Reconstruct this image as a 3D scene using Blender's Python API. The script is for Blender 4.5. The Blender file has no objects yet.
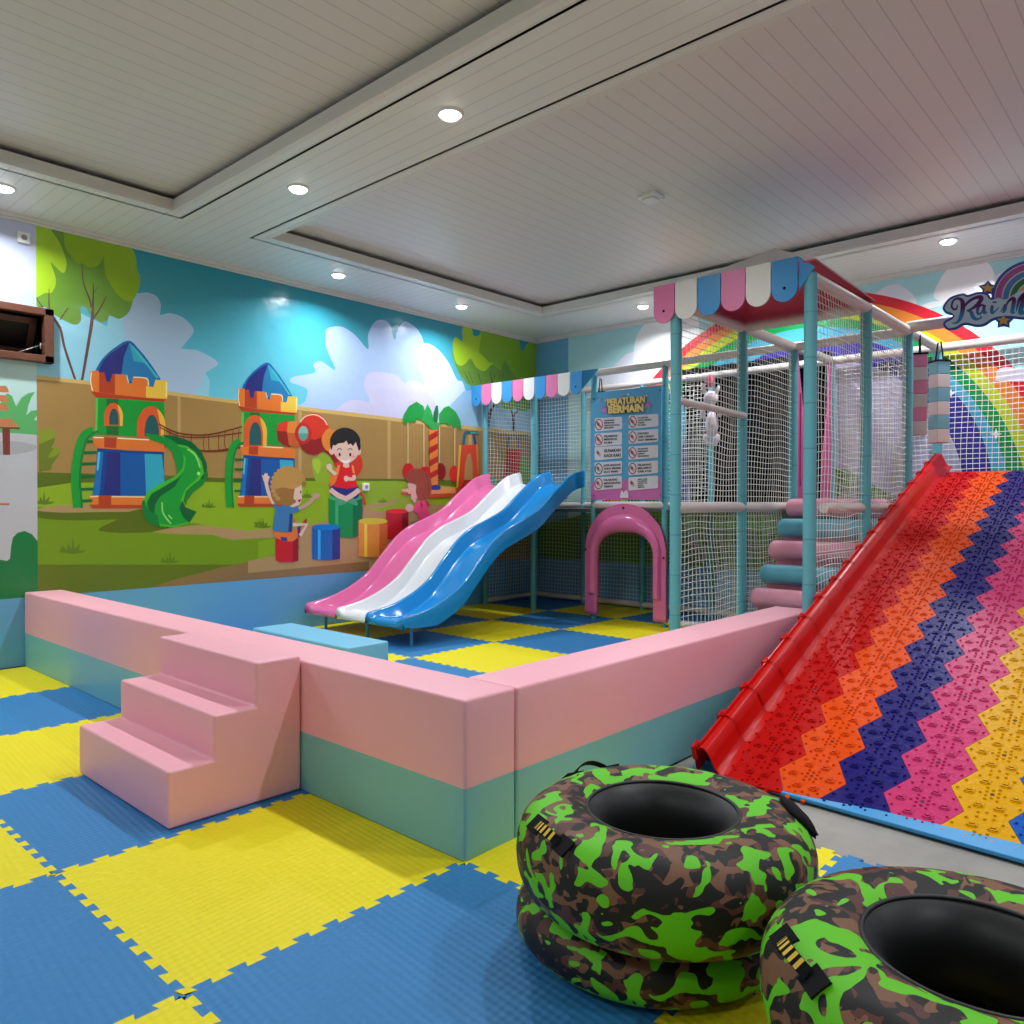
import bpy, bmesh, math, random
from mathutils import Vector, Matrix
from mathutils.noise import noise as mnoise
random.seed(7)
PI = math.pi
sc = bpy.context.scene
COL = sc.collection

# ------------------------------------------------------------------ camera
FPX = 775.92
YAW, PIT, ROL = math.radians(42.24288), math.radians(-0.65026), math.radians(0.09234)
H = 1.33
Fw = Vector((math.cos(YAW)*math.cos(PIT), math.sin(YAW)*math.cos(PIT), math.sin(PIT)))
Rt = Fw.cross(Vector((0, 0, 1))).normalized()
Up = Rt.cross(Fw)
R2 = Rt*math.cos(ROL) + Up*math.sin(ROL)
U2 = -Rt*math.sin(ROL) + Up*math.cos(ROL)
cam = bpy.data.cameras.new('camera')
cam.sensor_width = 36; cam.sensor_fit = 'HORIZONTAL'
cam.lens = FPX/1024*36
cam.clip_start = 0.05; cam.clip_end = 60
camo = bpy.data.objects.new('camera', cam)
COL.objects.link(camo)
M = Matrix((R2, U2, -Fw)).transposed().to_4x4()
M.translation = Vector((0, 0, H))
camo.matrix_world = M
sc.camera = camo

# where the line of sight of a point of the traced artwork meets a wall
def sight(x, y):
    return Fw + R2*((x-512)/FPX) - U2*((y-512)/FPX)
def onX(x, y, X):
    d = sight(x, y); t = X/d.x
    return (d.y*t, d.z*t+H)
def onY(x, y, Y):
    d = sight(x, y); t = Y/d.y
    return (d.x*t, d.z*t+H)

sc.view_settings.view_transform = 'Standard'
sc.view_settings.look = 'None'
sc.view_settings.gamma = 1.0
sc.view_settings.use_curve_mapping = False
sc.view_settings.exposure = 0.0

# ------------------------------------------------------------------ materials
def lin(c):
    c = c/255.0
    return c/12.92 if c <= 0.04045 else ((c+0.055)/1.055)**2.4
def rgb(r, g, b, k=1.0):
    return (min(.92, lin(r)*k), min(.92, lin(g)*k), min(.92, lin(b)*k), 1)
MATS = {}
def mat(name, col, rough=.5, spec=.5, metal=0.0, k=1.0, emit=None, bump=None, coat=0.0):
    if name in MATS: return MATS[name]
    m = bpy.data.materials.new(name); m.use_nodes = True
    nt = m.node_tree; b = nt.nodes['Principled BSDF']
    c = rgb(*col, k=k) if max(col) > 1.01 else tuple(col)+(1,)
    b.inputs['Base Color'].default_value = c
    b.inputs['Roughness'].default_value = rough
    b.inputs['Metallic'].default_value = metal
    b.inputs['Specular IOR Level'].default_value = spec
    if coat: b.inputs['Coat Weight'].default_value = coat
    if emit:
        b.inputs['Emission Color'].default_value = (1, 1, 1, 1)
        b.inputs['Emission Strength'].default_value = emit
    if bump:
        sc_, st, dist = bump
        tc = nt.nodes.new('ShaderNodeTexCoord'); n = nt.nodes.new('ShaderNodeTexNoise')
        n.inputs['Scale'].default_value = sc_; n.inputs['Detail'].default_value = 3
        nt.links.new(tc.outputs['Object'], n.inputs['Vector'])
        bp = nt.nodes.new('ShaderNodeBump'); bp.inputs['Strength'].default_value = st; bp.inputs['Distance'].default_value = dist
        nt.links.new(n.outputs['Fac'], bp.inputs['Height']); nt.links.new(bp.outputs['Normal'], b.inputs['Normal'])
    MATS[name] = m
    return m
class NT:
    def __init__(s, m): s.t = m.node_tree; s.b = s.t.nodes['Principled BSDF']
    def n(s, typ, **kw):
        o = s.t.nodes.new(typ)
        for k, v in kw.items(): setattr(o, k, v)
        return o
    def l(s, a, b): s.t.links.new(a, b)
    def math(s, op, a, b=None, c=None):
        o = s.n('ShaderNodeMath', operation=op)
        for i, v in enumerate((a, b, c)):
            if v is None: continue
            if isinstance(v, (int, float)): o.inputs[i].default_value = v
            else: s.l(v, o.inputs[i])
        return o.outputs[0]
    def mix(s, f, a, b):
        o = s.n('ShaderNodeMix', data_type='RGBA')
        if isinstance(f, (int, float)): o.inputs[0].default_value = f
        else: s.l(f, o.inputs[0])
        for i, v in ((6, a), (7, b)):
            if isinstance(v, tuple): o.inputs[i].default_value = v
            else: s.l(v, o.inputs[i])
        return o.outputs[2]
    def pos(s):
        g = s.n('ShaderNodeNewGeometry'); x = s.n('ShaderNodeSeparateXYZ'); s.l(g.outputs['Position'], x.inputs[0])
        return x.outputs
    def bump(s, h, st, d):
        bp = s.n('ShaderNodeBump'); bp.inputs['Strength'].default_value = st; bp.inputs['Distance'].default_value = d
        s.l(h, bp.inputs['Height']); s.l(bp.outputs['Normal'], s.b.inputs['Normal'])

WG = 1.33      # how much lighter the printed wallpaper is than it looks in its dimmer light
def art_mat(c, rough=.24):
    name = 'wallpaper_%d_%d_%d' % c
    if name in MATS: return MATS[name]
    m = mat(name, c, rough=rough, spec=.5, k=WG)
    n = NT(m)
    tc = n.n('ShaderNodeNewGeometry'); no = n.n('ShaderNodeTexNoise'); no.inputs['Scale'].default_value = 5; no.inputs['Detail'].default_value = 2
    n.l(tc.outputs['Position'], no.inputs['Vector']); n.bump(no.outputs['Fac'], .35, .02)
    return m
def grad_mat(name, lo, hi, z0, z1, rough=.24, k=WG):
    if name in MATS: return MATS[name]
    m = mat(name, lo, rough=rough); n = NT(m); p = n.pos()
    f = n.n('ShaderNodeMapRange'); n.l(p[2], f.inputs[0]); f.inputs[1].default_value = z0; f.inputs[2].default_value = z1
    n.l(n.mix(f.outputs[0], rgb(*lo, k=k), rgb(*hi, k=k)), n.b.inputs['Base Color'])
    tc = n.n('ShaderNodeNewGeometry'); no = n.n('ShaderNodeTexNoise'); no.inputs['Scale'].default_value = 5
    n.l(tc.outputs['Position'], no.inputs['Vector']); n.bump(no.outputs['Fac'], .35, .02)
    return m
def plank_mat(name, col, axis, w, rough=.38):
    m = mat(name, col, rough=rough, spec=.4); n = NT(m); p = n.pos()
    fr = n.math('FRACT', n.math('DIVIDE', n.math('ADD', p[axis], 10.0), w))
    g = n.math('LESS_THAN', n.math('ABSOLUTE', n.math('SUBTRACT', fr, .5)), .5*(1-.05))
    c = rgb(*col); d = tuple(v*.72 for v in c[:3])+(1,)
    n.l(n.mix(g, d, c), n.b.inputs['Base Color']); n.bump(g, .4, .003)
    return m
def mat_foam(name, col):
    m = mat(name, col, rough=.55, spec=.35); n = NT(m); p = n.pos()
    a = n.math('SINE', n.math('MULTIPLY', n.math('ADD', p[0], p[1]), 2*PI/.06))
    b = n.math('SINE', n.math('MULTIPLY', n.math('SUBTRACT', p[0], p[1]), 2*PI/.052))
    h = n.math('MULTIPLY', a, b)
    n.bump(h, .45, .003)
    return m
def wrap_mat(name, col, step=.3, k=1.0):
    m = mat(name, col, rough=.45, k=k); n = NT(m); p = n.pos()
    fr = n.math('FRACT', n.math('DIVIDE', n.math('ADD', p[2], .11), step))
    g = n.math('GREATER_THAN', fr, .03)
    c = rgb(*col, k=k)
    no = n.n('ShaderNodeTexNoise'); no.inputs['Scale'].default_value = 40
    n.l(n.mix(g, tuple(v*.7 for v in c[:3])+(1,), c), n.b.inputs['Base Color']); n.bump(no.outputs['Fac'], .3, .004)
    return m

TEAL = wrap_mat('teal_post_foam', (96, 172, 184))
WPIPE = mat('white_pipe_foam', (216, 206, 200), rough=.42, bump=(25, .25, .004))
NETW = mat('white_net_cord', (232, 230, 226), rough=.6)
PINKV = mat('pink_vinyl', (245, 176, 190), rough=.42, spec=.45, bump=(6, .3, .012))
TEALV = mat('teal_vinyl', (122, 186, 194), rough=.42, spec=.45, bump=(6, .3, .012))
BLUEV = mat('light_blue_vinyl', (118, 190, 224), rough=.42, bump=(6, .2, .01))
PINKP = mat('pink_plastic', (222, 110, 165), rough=.16, spec=.5)
WHITEP = mat('white_plastic', (222, 222, 226), rough=.16)
BLUEP = mat('blue_plastic', (25, 135, 205), rough=.16)
BLACK = mat('black_fabric', (14, 14, 17), rough=.8, spec=.2)
BLACKG = mat('black_rubber', (20, 20, 22), rough=.45)
STEEL = mat('steel', (190, 190, 190), rough=.25, metal=1.0)
YMAT = mat_foam('yellow_foam', (238, 222, 22))
BMAT = mat_foam('blue_foam', (52, 128, 188))

# ------------------------------------------------------------------ mesh builder
class MB:
    def __init__(s): s.v = []; s.f = []; s.m = []; s.mats = []
    def mi(s, m):
        if m not in s.mats: s.mats.append(m)
        return s.mats.index(m)
    def add(s, vs, fs, m):
        o = len(s.v); s.v += [tuple(v) for v in vs]
        k = s.mi(m)
        for f in fs: s.f.append([o+i for i in f]); s.m.append(k)
    def box(s, a, b, m, T=None):
        x0, y0, z0 = a; x1, y1, z1 = b
        vs = [Vector(p) for p in ((x0, y0, z0), (x1, y0, z0), (x1, y1, z0), (x0, y1, z0), (x0, y0, z1), (x1, y0, z1), (x1, y1, z1), (x0, y1, z1))]
        if T: vs = [T @ v for v in vs]
        s.add(vs, [(0, 3, 2, 1), (4, 5, 6, 7), (0, 1, 5, 4), (1, 2, 6, 5), (2, 3, 7, 6), (3, 0, 4, 7)], m)
    def prism(s, pts, z0, z1, m, T=None, mside=None):
        # outline in xy, raised from z0 to z1
        n = len(pts)
        vs = [Vector((x, y, z0)) for x, y in pts]+[Vector((x, y, z1)) for x, y in pts]
        if T: vs = [T @ v for v in vs]
        o = len(s.v); s.v += [tuple(v) for v in vs]
        k = s.mi(m); ks = s.mi(mside or m)
        s.f.append([o+n+i for i in range(n)]); s.m.append(k)
        s.f.append([o+i for i in reversed(range(n))]); s.m.append(ks)
        for i in range(n):
            j = (i+1) % n
            s.f.append([o+i, o+j, o+n+j, o+n+i]); s.m.append(ks)
    def tube(s, pts, r, m, n=8, cap=True, closed=False):
        pts = [Vector(p) for p in pts]; N = len(pts); rings = []
        rr = r if isinstance(r, (list, tuple)) else [r]*N
        ref = None
        for i, p in enumerate(pts):
            if closed: t = pts[(i+1) % N]-pts[i-1]
            else: t = (pts[min(i+1, N-1)]-pts[max(i-1, 0)])
            t.normalize()
            if ref is None:
                ref = Vector((0, 0, 1)) if abs(t.z) < .9 else Vector((1, 0, 0))
            a = (ref - t*ref.dot(t)).normalized(); b = t.cross(a); ref = a
            rings.append([p+a*math.cos(2*PI*k/n)*rr[i]+b*math.sin(2*PI*k/n)*rr[i] for k in range(n)])
        vs = [v for rg in rings for v in rg]; fs = []
        for i in range(N if closed else N-1):
            j = (i+1) % N
            for k in range(n):
                l = (k+1) % n
                fs.append((i*n+k, i*n+l, j*n+l, j*n+k))
        if cap and not closed: fs += [tuple(reversed(range(n))), tuple((N-1)*n+k for k in range(n))]
        s.add(vs, fs, m)
    def grid(s, rows, m, closed=False):
        n = len(rows[0]); vs = [v for r in rows for v in r]; fs = []
        for i in range(len(rows)-1):
            for k in range(n if closed else n-1):
                l = (k+1) % n
                fs.append((i*n+k, i*n+l, (i+1)*n+l, (i+1)*n+k))
        s.add(vs, fs, m)
    def build(s, name, parent=None, smooth=False, bevel=0, seg=3, autosm=False):
        me = bpy.data.meshes.new(name); me.from_pydata(s.v, [], s.f)
        for m in s.mats: me.materials.append(m)
        me.polygons.foreach_set('material_index', s.m)
        if smooth: me.polygons.foreach_set('use_smooth', [True]*len(s.f))
        me.update()
        bm = bmesh.new(); bm.from_mesh(me); bmesh.ops.recalc_face_normals(bm, faces=bm.faces); bm.to_mesh(me); bm.free()
        o = bpy.data.objects.new(name, me); COL.objects.link(o)
        if parent: o.parent = parent
        if bevel:
            b = o.modifiers.new('bevel', 'BEVEL'); b.width = bevel; b.segments = seg; b.limit_method = 'ANGLE'; b.angle_limit = math.radians(35)
            b.harden_normals = False
            me.polygons.foreach_set('use_smooth', [True]*len(me.polygons))
            w = o.modifiers.new('wn', 'WEIGHTED_NORMAL'); w.keep_sharp = True
        if autosm:
            me.polygons.foreach_set('use_smooth', [True]*len(me.polygons))
            bm = bmesh.new(); bm.from_mesh(me)
            for e in bm.edges:
                if len(e.link_faces) == 2 and e.calc_face_angle(0) > math.radians(40): e.smooth = False
            bm.to_mesh(me); bm.free()
        return o
def tag(o, label, cat, group=None, kind=None):
    if label: o['label'] = label
    if cat: o['category'] = cat
    if group: o['group'] = group
    if kind: o['kind'] = kind
    return o
def struct(o, label=None):
    o['kind'] = 'structure'
    if label: o['label'] = label
    return o
def empty(name, loc, label, cat, group=None, rz=0):
    o = bpy.data.objects.new(name, None); COL.objects.link(o); o.location = loc; o.rotation_euler = (0, 0, rz)
    o.empty_display_size = .1
    return tag(o, label, cat, group)
def keep(o, parent):
    # parent while the mesh is already written in world coordinates
    o.parent = parent
    o.matrix_parent_inverse = (Matrix.Translation(parent.location) @ Matrix.Rotation(parent.rotation_euler.z, 4, 'Z')).inverted()
    return o
def smooth_closed(pts, n=5):
    out = []; N = len(pts)
    for i in range(N):
        p0, p1, p2, p3 = pts[i-1], pts[i], pts[(i+1) % N], pts[(i+2) % N]
        for k in range(n):
            t = k/n
            out.append(tuple(.5*((2*p1[j])+(-p0[j]+p2[j])*t+(2*p0[j]-5*p1[j]+4*p2[j]-p3[j])*t*t+(-p0[j]+3*p1[j]-3*p2[j]+p3[j])*t**3) for j in (0, 1)))
    return out
def smooth_open(pts, n=5):
    P = [pts[0]]+list(pts)+[pts[-1]]; out = []
    d = len(pts[0])
    for i in range(1, len(P)-2):
        p0, p1, p2, p3 = P[i-1], P[i], P[i+1], P[i+2]
        for k in range(n):
            t = k/n
            out.append(tuple(.5*((2*p1[j])+(-p0[j]+p2[j])*t+(2*p0[j]-5*p1[j]+4*p2[j]-p3[j])*t*t+(-p0[j]+3*p1[j]-3*p2[j]+p3[j])*t**3) for j in range(d)))
    out.append(tuple(pts[-1]))
    return out
def ell(cx, cy, rx, ry, n=24, a0=0, a1=360, rot=0):
    o = []
    cr, sr = math.cos(math.radians(rot)), math.sin(math.radians(rot))
    for i in range(n if a1-a0 >= 360 else n+1):
        t = math.radians(a0+(a1-a0)*i/n); x = rx*math.cos(t); y = ry*math.sin(t)
        o.append((cx+x*cr-y*sr, cy+x*sr+y*cr))
    return o
def strip(pts, w, closed=False):
    # outline of a brush stroke; w number or list
    n = len(pts); W = w if isinstance(w, (list, tuple)) else [w]*n
    if len(W) != n:
        W2 = []
        for i in range(n):
            f = i/(n-1)*(len(W)-1); k = min(int(f), len(W)-2); W2.append(W[k]+(W[k+1]-W[k])*(f-k))
        W = W2
    L, R = [], []
    for i in range(n):
        a = pts[max(i-1, 0)]; b = pts[min(i+1, n-1)]
        dx, dy = b[0]-a[0], b[1]-a[1]; l = math.hypot(dx, dy) or 1
        nx, ny = -dy/l*W[i]/2, dx/l*W[i]/2
        L.append((pts[i][0]+nx, pts[i][1]+ny)); R.append((pts[i][0]-nx, pts[i][1]-ny))
    return L, R
def clip_poly(p, u0, u1, v0, v1):
    def cl(p, ax, lim, gt):
        o = []
        for i in range(len(p)):
            a, b = p[i-1], p[i]
            ia = (a[ax] >= lim) if gt else (a[ax] <= lim); ib = (b[ax] >= lim) if gt else (b[ax] <= lim)
            if ia != ib:
                t = (lim-a[ax])/(b[ax]-a[ax]); q = (a[0]+(b[0]-a[0])*t, a[1]+(b[1]-a[1])*t); o.append(q)
            if ib: o.append(b)
        return o
    for ax, lim, gt in ((0, u0, True), (0, u1, False), (1, v0, True), (1, v1, False)):
        if p: p = cl(p, ax, lim, gt)
    return p
class Art:
    """Flat printed artwork on a wall or board: outlines traced from the print, each colour a hair in front of the last."""
    def __init__(s, axis, at, out, box, step=.00003):
        s.hole = None
        s.axis, s.at, s.out, s.box, s.step = axis, at, out, box, step
        s.mb = MB(); s.n = 0; s.z = (0, 0, 1.0)
    def zoom(s, x0, y0, k): s.z = (x0, y0, k); return s
    def to(s, p):
        k = s.z[2]; kx, ky = k if isinstance(k, tuple) else (k, k); x = s.z[0]+p[0]/kx; y = s.z[1]+p[1]/ky
        return onX(x, y, s.at) if s.axis == 'X' else onY(x, y, s.at)
    def raw(s, uv, m):
        if s.hole:
            (a, b, c, d), (e0, e1, f0, f1) = s.box, s.hole
            subs = [(a, b, c, f0), (a, b, f1, d), (a, e0, f0, f1), (e1, b, f0, f1)]
            s.n += 1
            for bx in subs:
                if bx[1] > bx[0]: s.put(clip_poly(uv, *bx), m)
        else:
            s.n += 1; s.put(clip_poly(uv, *s.box), m)
    def put(s, uv, m):
        q = []
        for p in uv:
            if not q or math.hypot(p[0]-q[-1][0], p[1]-q[-1][1]) > 1e-5: q.append(p)
        if len(q) > 2 and math.hypot(q[0][0]-q[-1][0], q[0][1]-q[-1][1]) < 1e-5: q.pop()
        if len(q) < 3: return
        d = s.at+s.out*(.0005+s.n*s.step)
        vs = [((d, u, v) if s.axis == 'X' else (u, d, v)) for u, v in q]
        s.mb.add(vs, [tuple(range(len(vs)))], m)
    def poly(s, c, pts, sm=False):
        if sm: pts = smooth_closed(pts)
        s.raw([s.to(p) for p in pts], art_mat(c) if isinstance(c, tuple) else c)
    def line(s, c, pts, w, sm=True):
        if sm and len(pts) > 2: pts = smooth_open(pts, 4)
        L, R = strip(pts, w); s.poly(c, L+R[::-1])
    def ell(s, c, *a, **k): s.poly(c, ell(*a, **k))

# ------------------------------------------------------------------ room shell
XB, YW, ZC = 8.41, 7.18, 3.65
X0, Y0 = -3.0, -3.0
plain = mat('plain_wall', (205, 208, 208), rough=.6)
mb = MB(); mb.box((X0-.2, Y0-.2, -.25), (XB+.2, YW+.2, -.012), mat('concrete', (150, 146, 140), rough=.6, bump=(30, .3, .006)))
fl = struct(mb.build('floor'), 'grey concrete floor')
nn = NT(MATS['concrete']); g = nn.n('ShaderNodeNewGeometry'); no = nn.n('ShaderNodeTexNoise'); no.inputs['Scale'].default_value = 3.5; no.inputs['Detail'].default_value = 8
nn.l(g.outputs['Position'], no.inputs['Vector'])
nn.l(nn.mix(no.outputs['Fac'], rgb(118, 116, 112), rgb(176, 172, 165)), nn.b.inputs['Base Color'])
DADO = mat('blue_dado', (98, 165, 215), rough=.35, bump=(4, .2, .01))
mb = MB()
WX0, WX1, WZ0, WZ1 = 1.15, 2.14, 2.535, 2.86
for a, b in (((X0, 0), (XB, WZ0)), ((X0, WZ1), (XB, 3.9)), ((X0, WZ0), (WX0, WZ1)), ((WX1, WZ0), (XB, WZ1))):
    mb.box((a[0], YW, a[1]), (b[0], YW+.15, b[1]), plain)
wl = struct(mb.build('wall_left'), 'long wall covered with a cartoon playground mural')
mb = MB(); mb.box((X0, YW-.001, 0), (XB, YW-.0005, .556), DADO); struct(keep(mb.build('dado'), wl), 'plain light blue band under the mural')
mb = MB(); mb.box((XB, Y0, 0), (XB+.15, YW, 3.9), plain); wb = struct(mb.build('wall_back'), 'end wall with a rainbow mural behind the play frame')
mb = MB(); mb.box((X0-.15, Y0, 0), (X0, YW, 3.9), plain); struct(mb.build('wall_front'))
mb = MB(); mb.box((X0, Y0-.15, 0), (XB, Y0, 3.9), plain); struct(mb.build('wall_right'))

# ceiling: lower border with two raised trays
CY = plank_mat('ceiling_planks_across', (228, 230, 226), 0, .11)
CP = plank_mat('ceiling_planks_tray', (222, 218, 215), 1, .125)
COVE = mat('cove_shadow_gap', (58, 58, 56), rough=.7)  # shade of the open gap put into the colour as dark grey
TRIM = mat('ceiling_trim', (222, 220, 214), rough=.4)
R = [(3.62, 7.34, -1.5, 6.17), (-1.2, 2.78, -1.5, 6.17)]
mb = MB()
for x0, x1, y0, y1 in ((X0, XB, 6.17, YW), (X0, XB, Y0, -1.5), (X0, -1.2, -1.5, 6.17), (2.78, 3.62, -1.5, 6.17), (7.34, XB, -1.5, 6.17)):
    mb.box((x0, y0, ZC), (x1, y1, ZC+.06), CY)
ce = struct(mb.build('ceiling'), 'white plank ceiling border with round downlights')
for (x0, x1, y0, y1) in R:
    mb = MB(); mb.box((x0-.2, y0-.2, ZC+.135), (x1+.2, y1+.2, ZC+.16), CP)
    o = keep(mb.build('raised_panel'), ce); o['label'] = 'raised plank panel of the ceiling tray'
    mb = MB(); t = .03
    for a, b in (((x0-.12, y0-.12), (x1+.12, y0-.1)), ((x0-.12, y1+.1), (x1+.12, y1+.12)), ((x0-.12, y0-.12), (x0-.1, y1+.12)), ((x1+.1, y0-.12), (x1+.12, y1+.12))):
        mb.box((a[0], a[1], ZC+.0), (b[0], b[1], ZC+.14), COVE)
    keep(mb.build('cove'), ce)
    mb = MB()
    for za, zb, w, q in ((ZC-.003, ZC+.028, .028, .014), (ZC+.028, ZC+.092, .01, .006)):
        mb.box((x0-w, y0-w, za), (x1+w, y0+q, zb), TRIM); mb.box((x0-w, y1-q, za), (x1+w, y1+w, zb), TRIM)
        mb.box((x0-w, y0+q, za), (x0+q, y1-q, zb), TRIM); mb.box((x1-q, y0+q, za), (x1+w, y1-q, zb), TRIM)
    keep(mb.build('tray_trim'), ce)
mb = MB(); mb.box((X0, YW-.035, ZC-.035), (XB, YW, ZC), TRIM); mb.box((X0, YW-.018, ZC-.055), (XB, YW, ZC-.035), TRIM)
struct(mb.build('trim_1', bevel=.004, seg=2))
mb = MB(); mb.box((XB-.035, Y0, ZC-.035), (XB, YW-.035, ZC), TRIM); mb.box((XB-.018, Y0, ZC-.055), (XB, YW-.035, ZC-.035), TRIM)
struct(mb.build('trim_2', bevel=.004, seg=2))

# ------------------------------------------------------------------ left wall mural
SKY = grad_mat('mural_sky', (112, 196, 226), (10, 126, 145), 1.9, 3.7)
A = Art('Y', YW, -1, (2.1, XB-.002, .556, 3.6)); A.hole = (2.09, 2.14, 2.535, 2.86)
FENCE, FTOP, GR, GRL, GRD, SAND = (150, 118, 66), (190, 160, 95), (105, 135, 20), (128, 158, 28), (82, 98, 18), (160, 130, 88)
A.raw([(2.1, .556), (XB, .556), (XB, 3.6), (2.1, 3.6)], SKY)
CL1, CL2 = (150, 182, 205), (158, 182, 216)
# clouds
A.zoom(60, 220, 6.4)
A.poly((132, 186, 205), [(-150, 560), (60, 560), (140, 600), (300, 680), (330, 520), (480, 470), (560, 463), (620, 490), (645, 545), (640, 608), (700, 596), (780, 620), (845, 680), (850, 730), (775, 822), (880, 835), (1010, 915), (930, 980), (960, 1030), (940, 1300), (-150, 1300)])
A.poly((152, 176, 200), [(465, 520), (500, 478), (560, 465), (620, 490), (645, 545), (640, 608), (700, 596), (780, 620), (845, 680), (850, 730), (775, 822), (880, 835), (1010, 915), (930, 980), (905, 1050), (820, 1140), (700, 1100), (560, 900), (430, 780), (400, 650)], True)
A.zoom(260, 270, 3.657)
A.poly(CL2, [(250, 212), (300, 208), (350, 240), (395, 290), (395, 240), (415, 195), (445, 182), (475, 200), (492, 255), (505, 215), (540, 190), (600, 270), (600, 520), (140, 520), (165, 480), (170, 435), (112, 410), (125, 390), (200, 375), (195, 345), (225, 335), (275, 365), (245, 290), (240, 240)], True)
A.poly((185, 205, 232), [(575, 330), (580, 280), (610, 268), (650, 290), (690, 340), (720, 400), (745, 420), (760, 560), (540, 560), (530, 460), (600, 430)], True)
A.poly((188, 186, 214), [(380, 420), (395, 380), (440, 372), (500, 385), (530, 415), (545, 405), (600, 425), (640, 560), (270, 560), (310, 485), (360, 475), (400, 480)], True)
A.zoom(440, 340, 6.4)
A.poly((140, 180, 205), [(60, 420), (150, 330), (300, 300), (500, 330), (640, 380), (640, 700), (60, 700)])
# left tree
A.zoom(60, 220, 6.4)
GDK = (98, 138, 48)
A.poly(GDK, [(-160, -60), (340, -60), (420, 200), (490, 420), (465, 520), (440, 590), (380, 632), (318, 612), (300, 645), (250, 650), (190, 600), (165, 560), (132, 562), (134, 640), (100, 670), (40, 650), (-30, 610), (-90, 560), (-160, 500)], True)
A.zoom(0, 200, 10.24)
LG = (150, 185, 40); LG2 = (130, 165, 22)
A.poly(LG, [(300, 150), (515, 225), (520, 300), (600, 420), (650, 530), (680, 640), (665, 735), (620, 735), (520, 640), (560, 760), (570, 860), (530, 945), (470, 950), (300, 940)], True)
A.poly(LG2, [(550, 240), (650, 330), (660, 460), (720, 570), (790, 645), (850, 655), (920, 692), (1000, 670), (1050, 600), (1100, 400), (1090, 180), (560, 150)], True)
A.zoom(60, 220, 6.4)
A.poly(LG2, [(290, 140), (350, 60), (365, 130), (400, 135), (455, 175), (485, 235), (492, 310), (512, 370), (505, 440), (460, 518), (400, 505), (340, 440), (290, 340), (280, 230)], True)
BR = (92, 62, 56)
for pts, w in (([(140, 280), (150, 400), (190, 510), (200, 560)], [5, 9, 12]), ([(295, 490), (260, 560), (200, 650)], [4, 10, 14]), ([(212, 400), (212, 500), (205, 640), (180, 800), (140, 1030)], [4, 10, 22, 20, 16]),
               ([(245, 425), (210, 470)], 3), ([(-70, 440), (-65, 590), (0, 690), (30, 820), (100, 1030)], [4, 12, 16, 16, 14]), ([(50, 565), (0, 640)], 8), ([(-170, 420), (-150, 500), (-110, 560)], [3, 9])):
    A.line(BR, pts, w)
# right tree
A.zoom(260, 270, 3.657)
A.poly(GDK, [(705, 290), (760, 300), (960, 320), (1040, 330), (1040, 500), (790, 430), (745, 400), (715, 350)], True)
A.poly((150, 185, 35), [(705, 275), (715, 245), (740, 260), (740, 215), (755, 192), (775, 215), (782, 240), (805, 235), (815, 195), (920, 210), (945, 255), (960, 300), (980, 270), (1040, 240), (1040, 400), (940, 390), (895, 330), (880, 365), (850, 345), (820, 370), (790, 355), (770, 325), (740, 350), (715, 335)], True)
A.poly((120, 160, 30), [(850, 345), (900, 200), (940, 245), (960, 300), (985, 270), (1040, 245), (1040, 400), (935, 392), (895, 330), (880, 365)])
A.poly((120, 160, 30), [(815, 190), (920, 205), (880, 330), (840, 340), (800, 300)])
A.zoom(440, 340, 6.4)
for pts, w in (([(155, 200), (190, 275)], 3), ([(180, 200), (210, 275)], 3), ([(245, 215), (262, 275)], 3), ([(320, 205), (350, 380), (315, 480), (300, 600)], [3, 10, 24, 22]), ([(350, 215), (345, 260)], 3),
               ([(385, 215), (380, 250)], 3), ([(405, 215), (400, 250)], 3), ([(440, 420), (470, 500), (470, 600)], [5, 14, 16]), ([(540, 420), (480, 470), (465, 520)], [5, 12])):
    A.line((70, 40, 40), pts, w)
A.ell((95, 150, 30), 440, 410, 50, 38); A.ell((95, 150, 30), 530, 420, 55, 34)
# fence
A.zoom(0, 0, 1)
A.poly(FTOP, [(30, 374.4), (90, 381), (168, 391.3), (230, 399.3), (298, 406.3), (340, 411), (402, 418.5), (478, 427), (545, 434), (545, 500), (30, 500)])
A.poly(FENCE, [(30, 378.5), (90, 384.8), (168, 395), (230, 403), (298, 410), (340, 415), (402, 422), (478, 430.5), (545, 438), (545, 500), (30, 500)])
for x, y in ((179, 397), (243, 404), (300, 411), (389, 421), (470, 431)):
    A.poly((172, 140, 84), [(x-1.6, y-1), (x+1.6, y-.8), (x+1.6, y+82), (x-1.6, y+82)])
# ground
A.poly(GRD, [(30, 472), (165, 475.5), (220, 478), (300, 478), (400, 479), (545, 482), (545, 640), (30, 640)])
A.poly(GRL, [(30, 489), (70, 483), (165, 481), (250, 483), (300, 481), (396, 481), (420, 483), (455, 487), (545, 495), (545, 640), (30, 640)])
A.poly(GR, [(30, 506), (90, 512), (140, 516), (200, 524), (240, 534), (330, 530), (420, 520), (420, 640), (30, 640)])
A.poly(GRD, [(30, 512), (60, 508), (120, 510), (150, 511), (150, 517), (100, 520), (60, 520), (36, 517)], True)
A.poly(SAND, [(36, 510), (60, 505.5), (110, 505), (155, 507), (150, 511), (100, 512), (60, 512.5)], True)
A.zoom(120, 430, 6.0235)
A.poly(GRD, [(-130, 600), (-20, 540), (60, 490), (180, 480), (240, 560), (320, 600), (200, 615), (0, 620)], True)
A.zoom(0, 0, 1)
A.poly(SAND, [(152, 532), (175, 527), (200, 525), (225, 528), (248, 531), (262, 529), (300, 527), (330, 520), (365, 506), (395, 500), (420, 503), (445, 505), (470, 502), (545, 510), (545, 640), (240, 640), (222, 568), (262, 562), (300, 548), (296, 538), (262, 538), (232, 540), (212, 535), (175, 534)])
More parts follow.
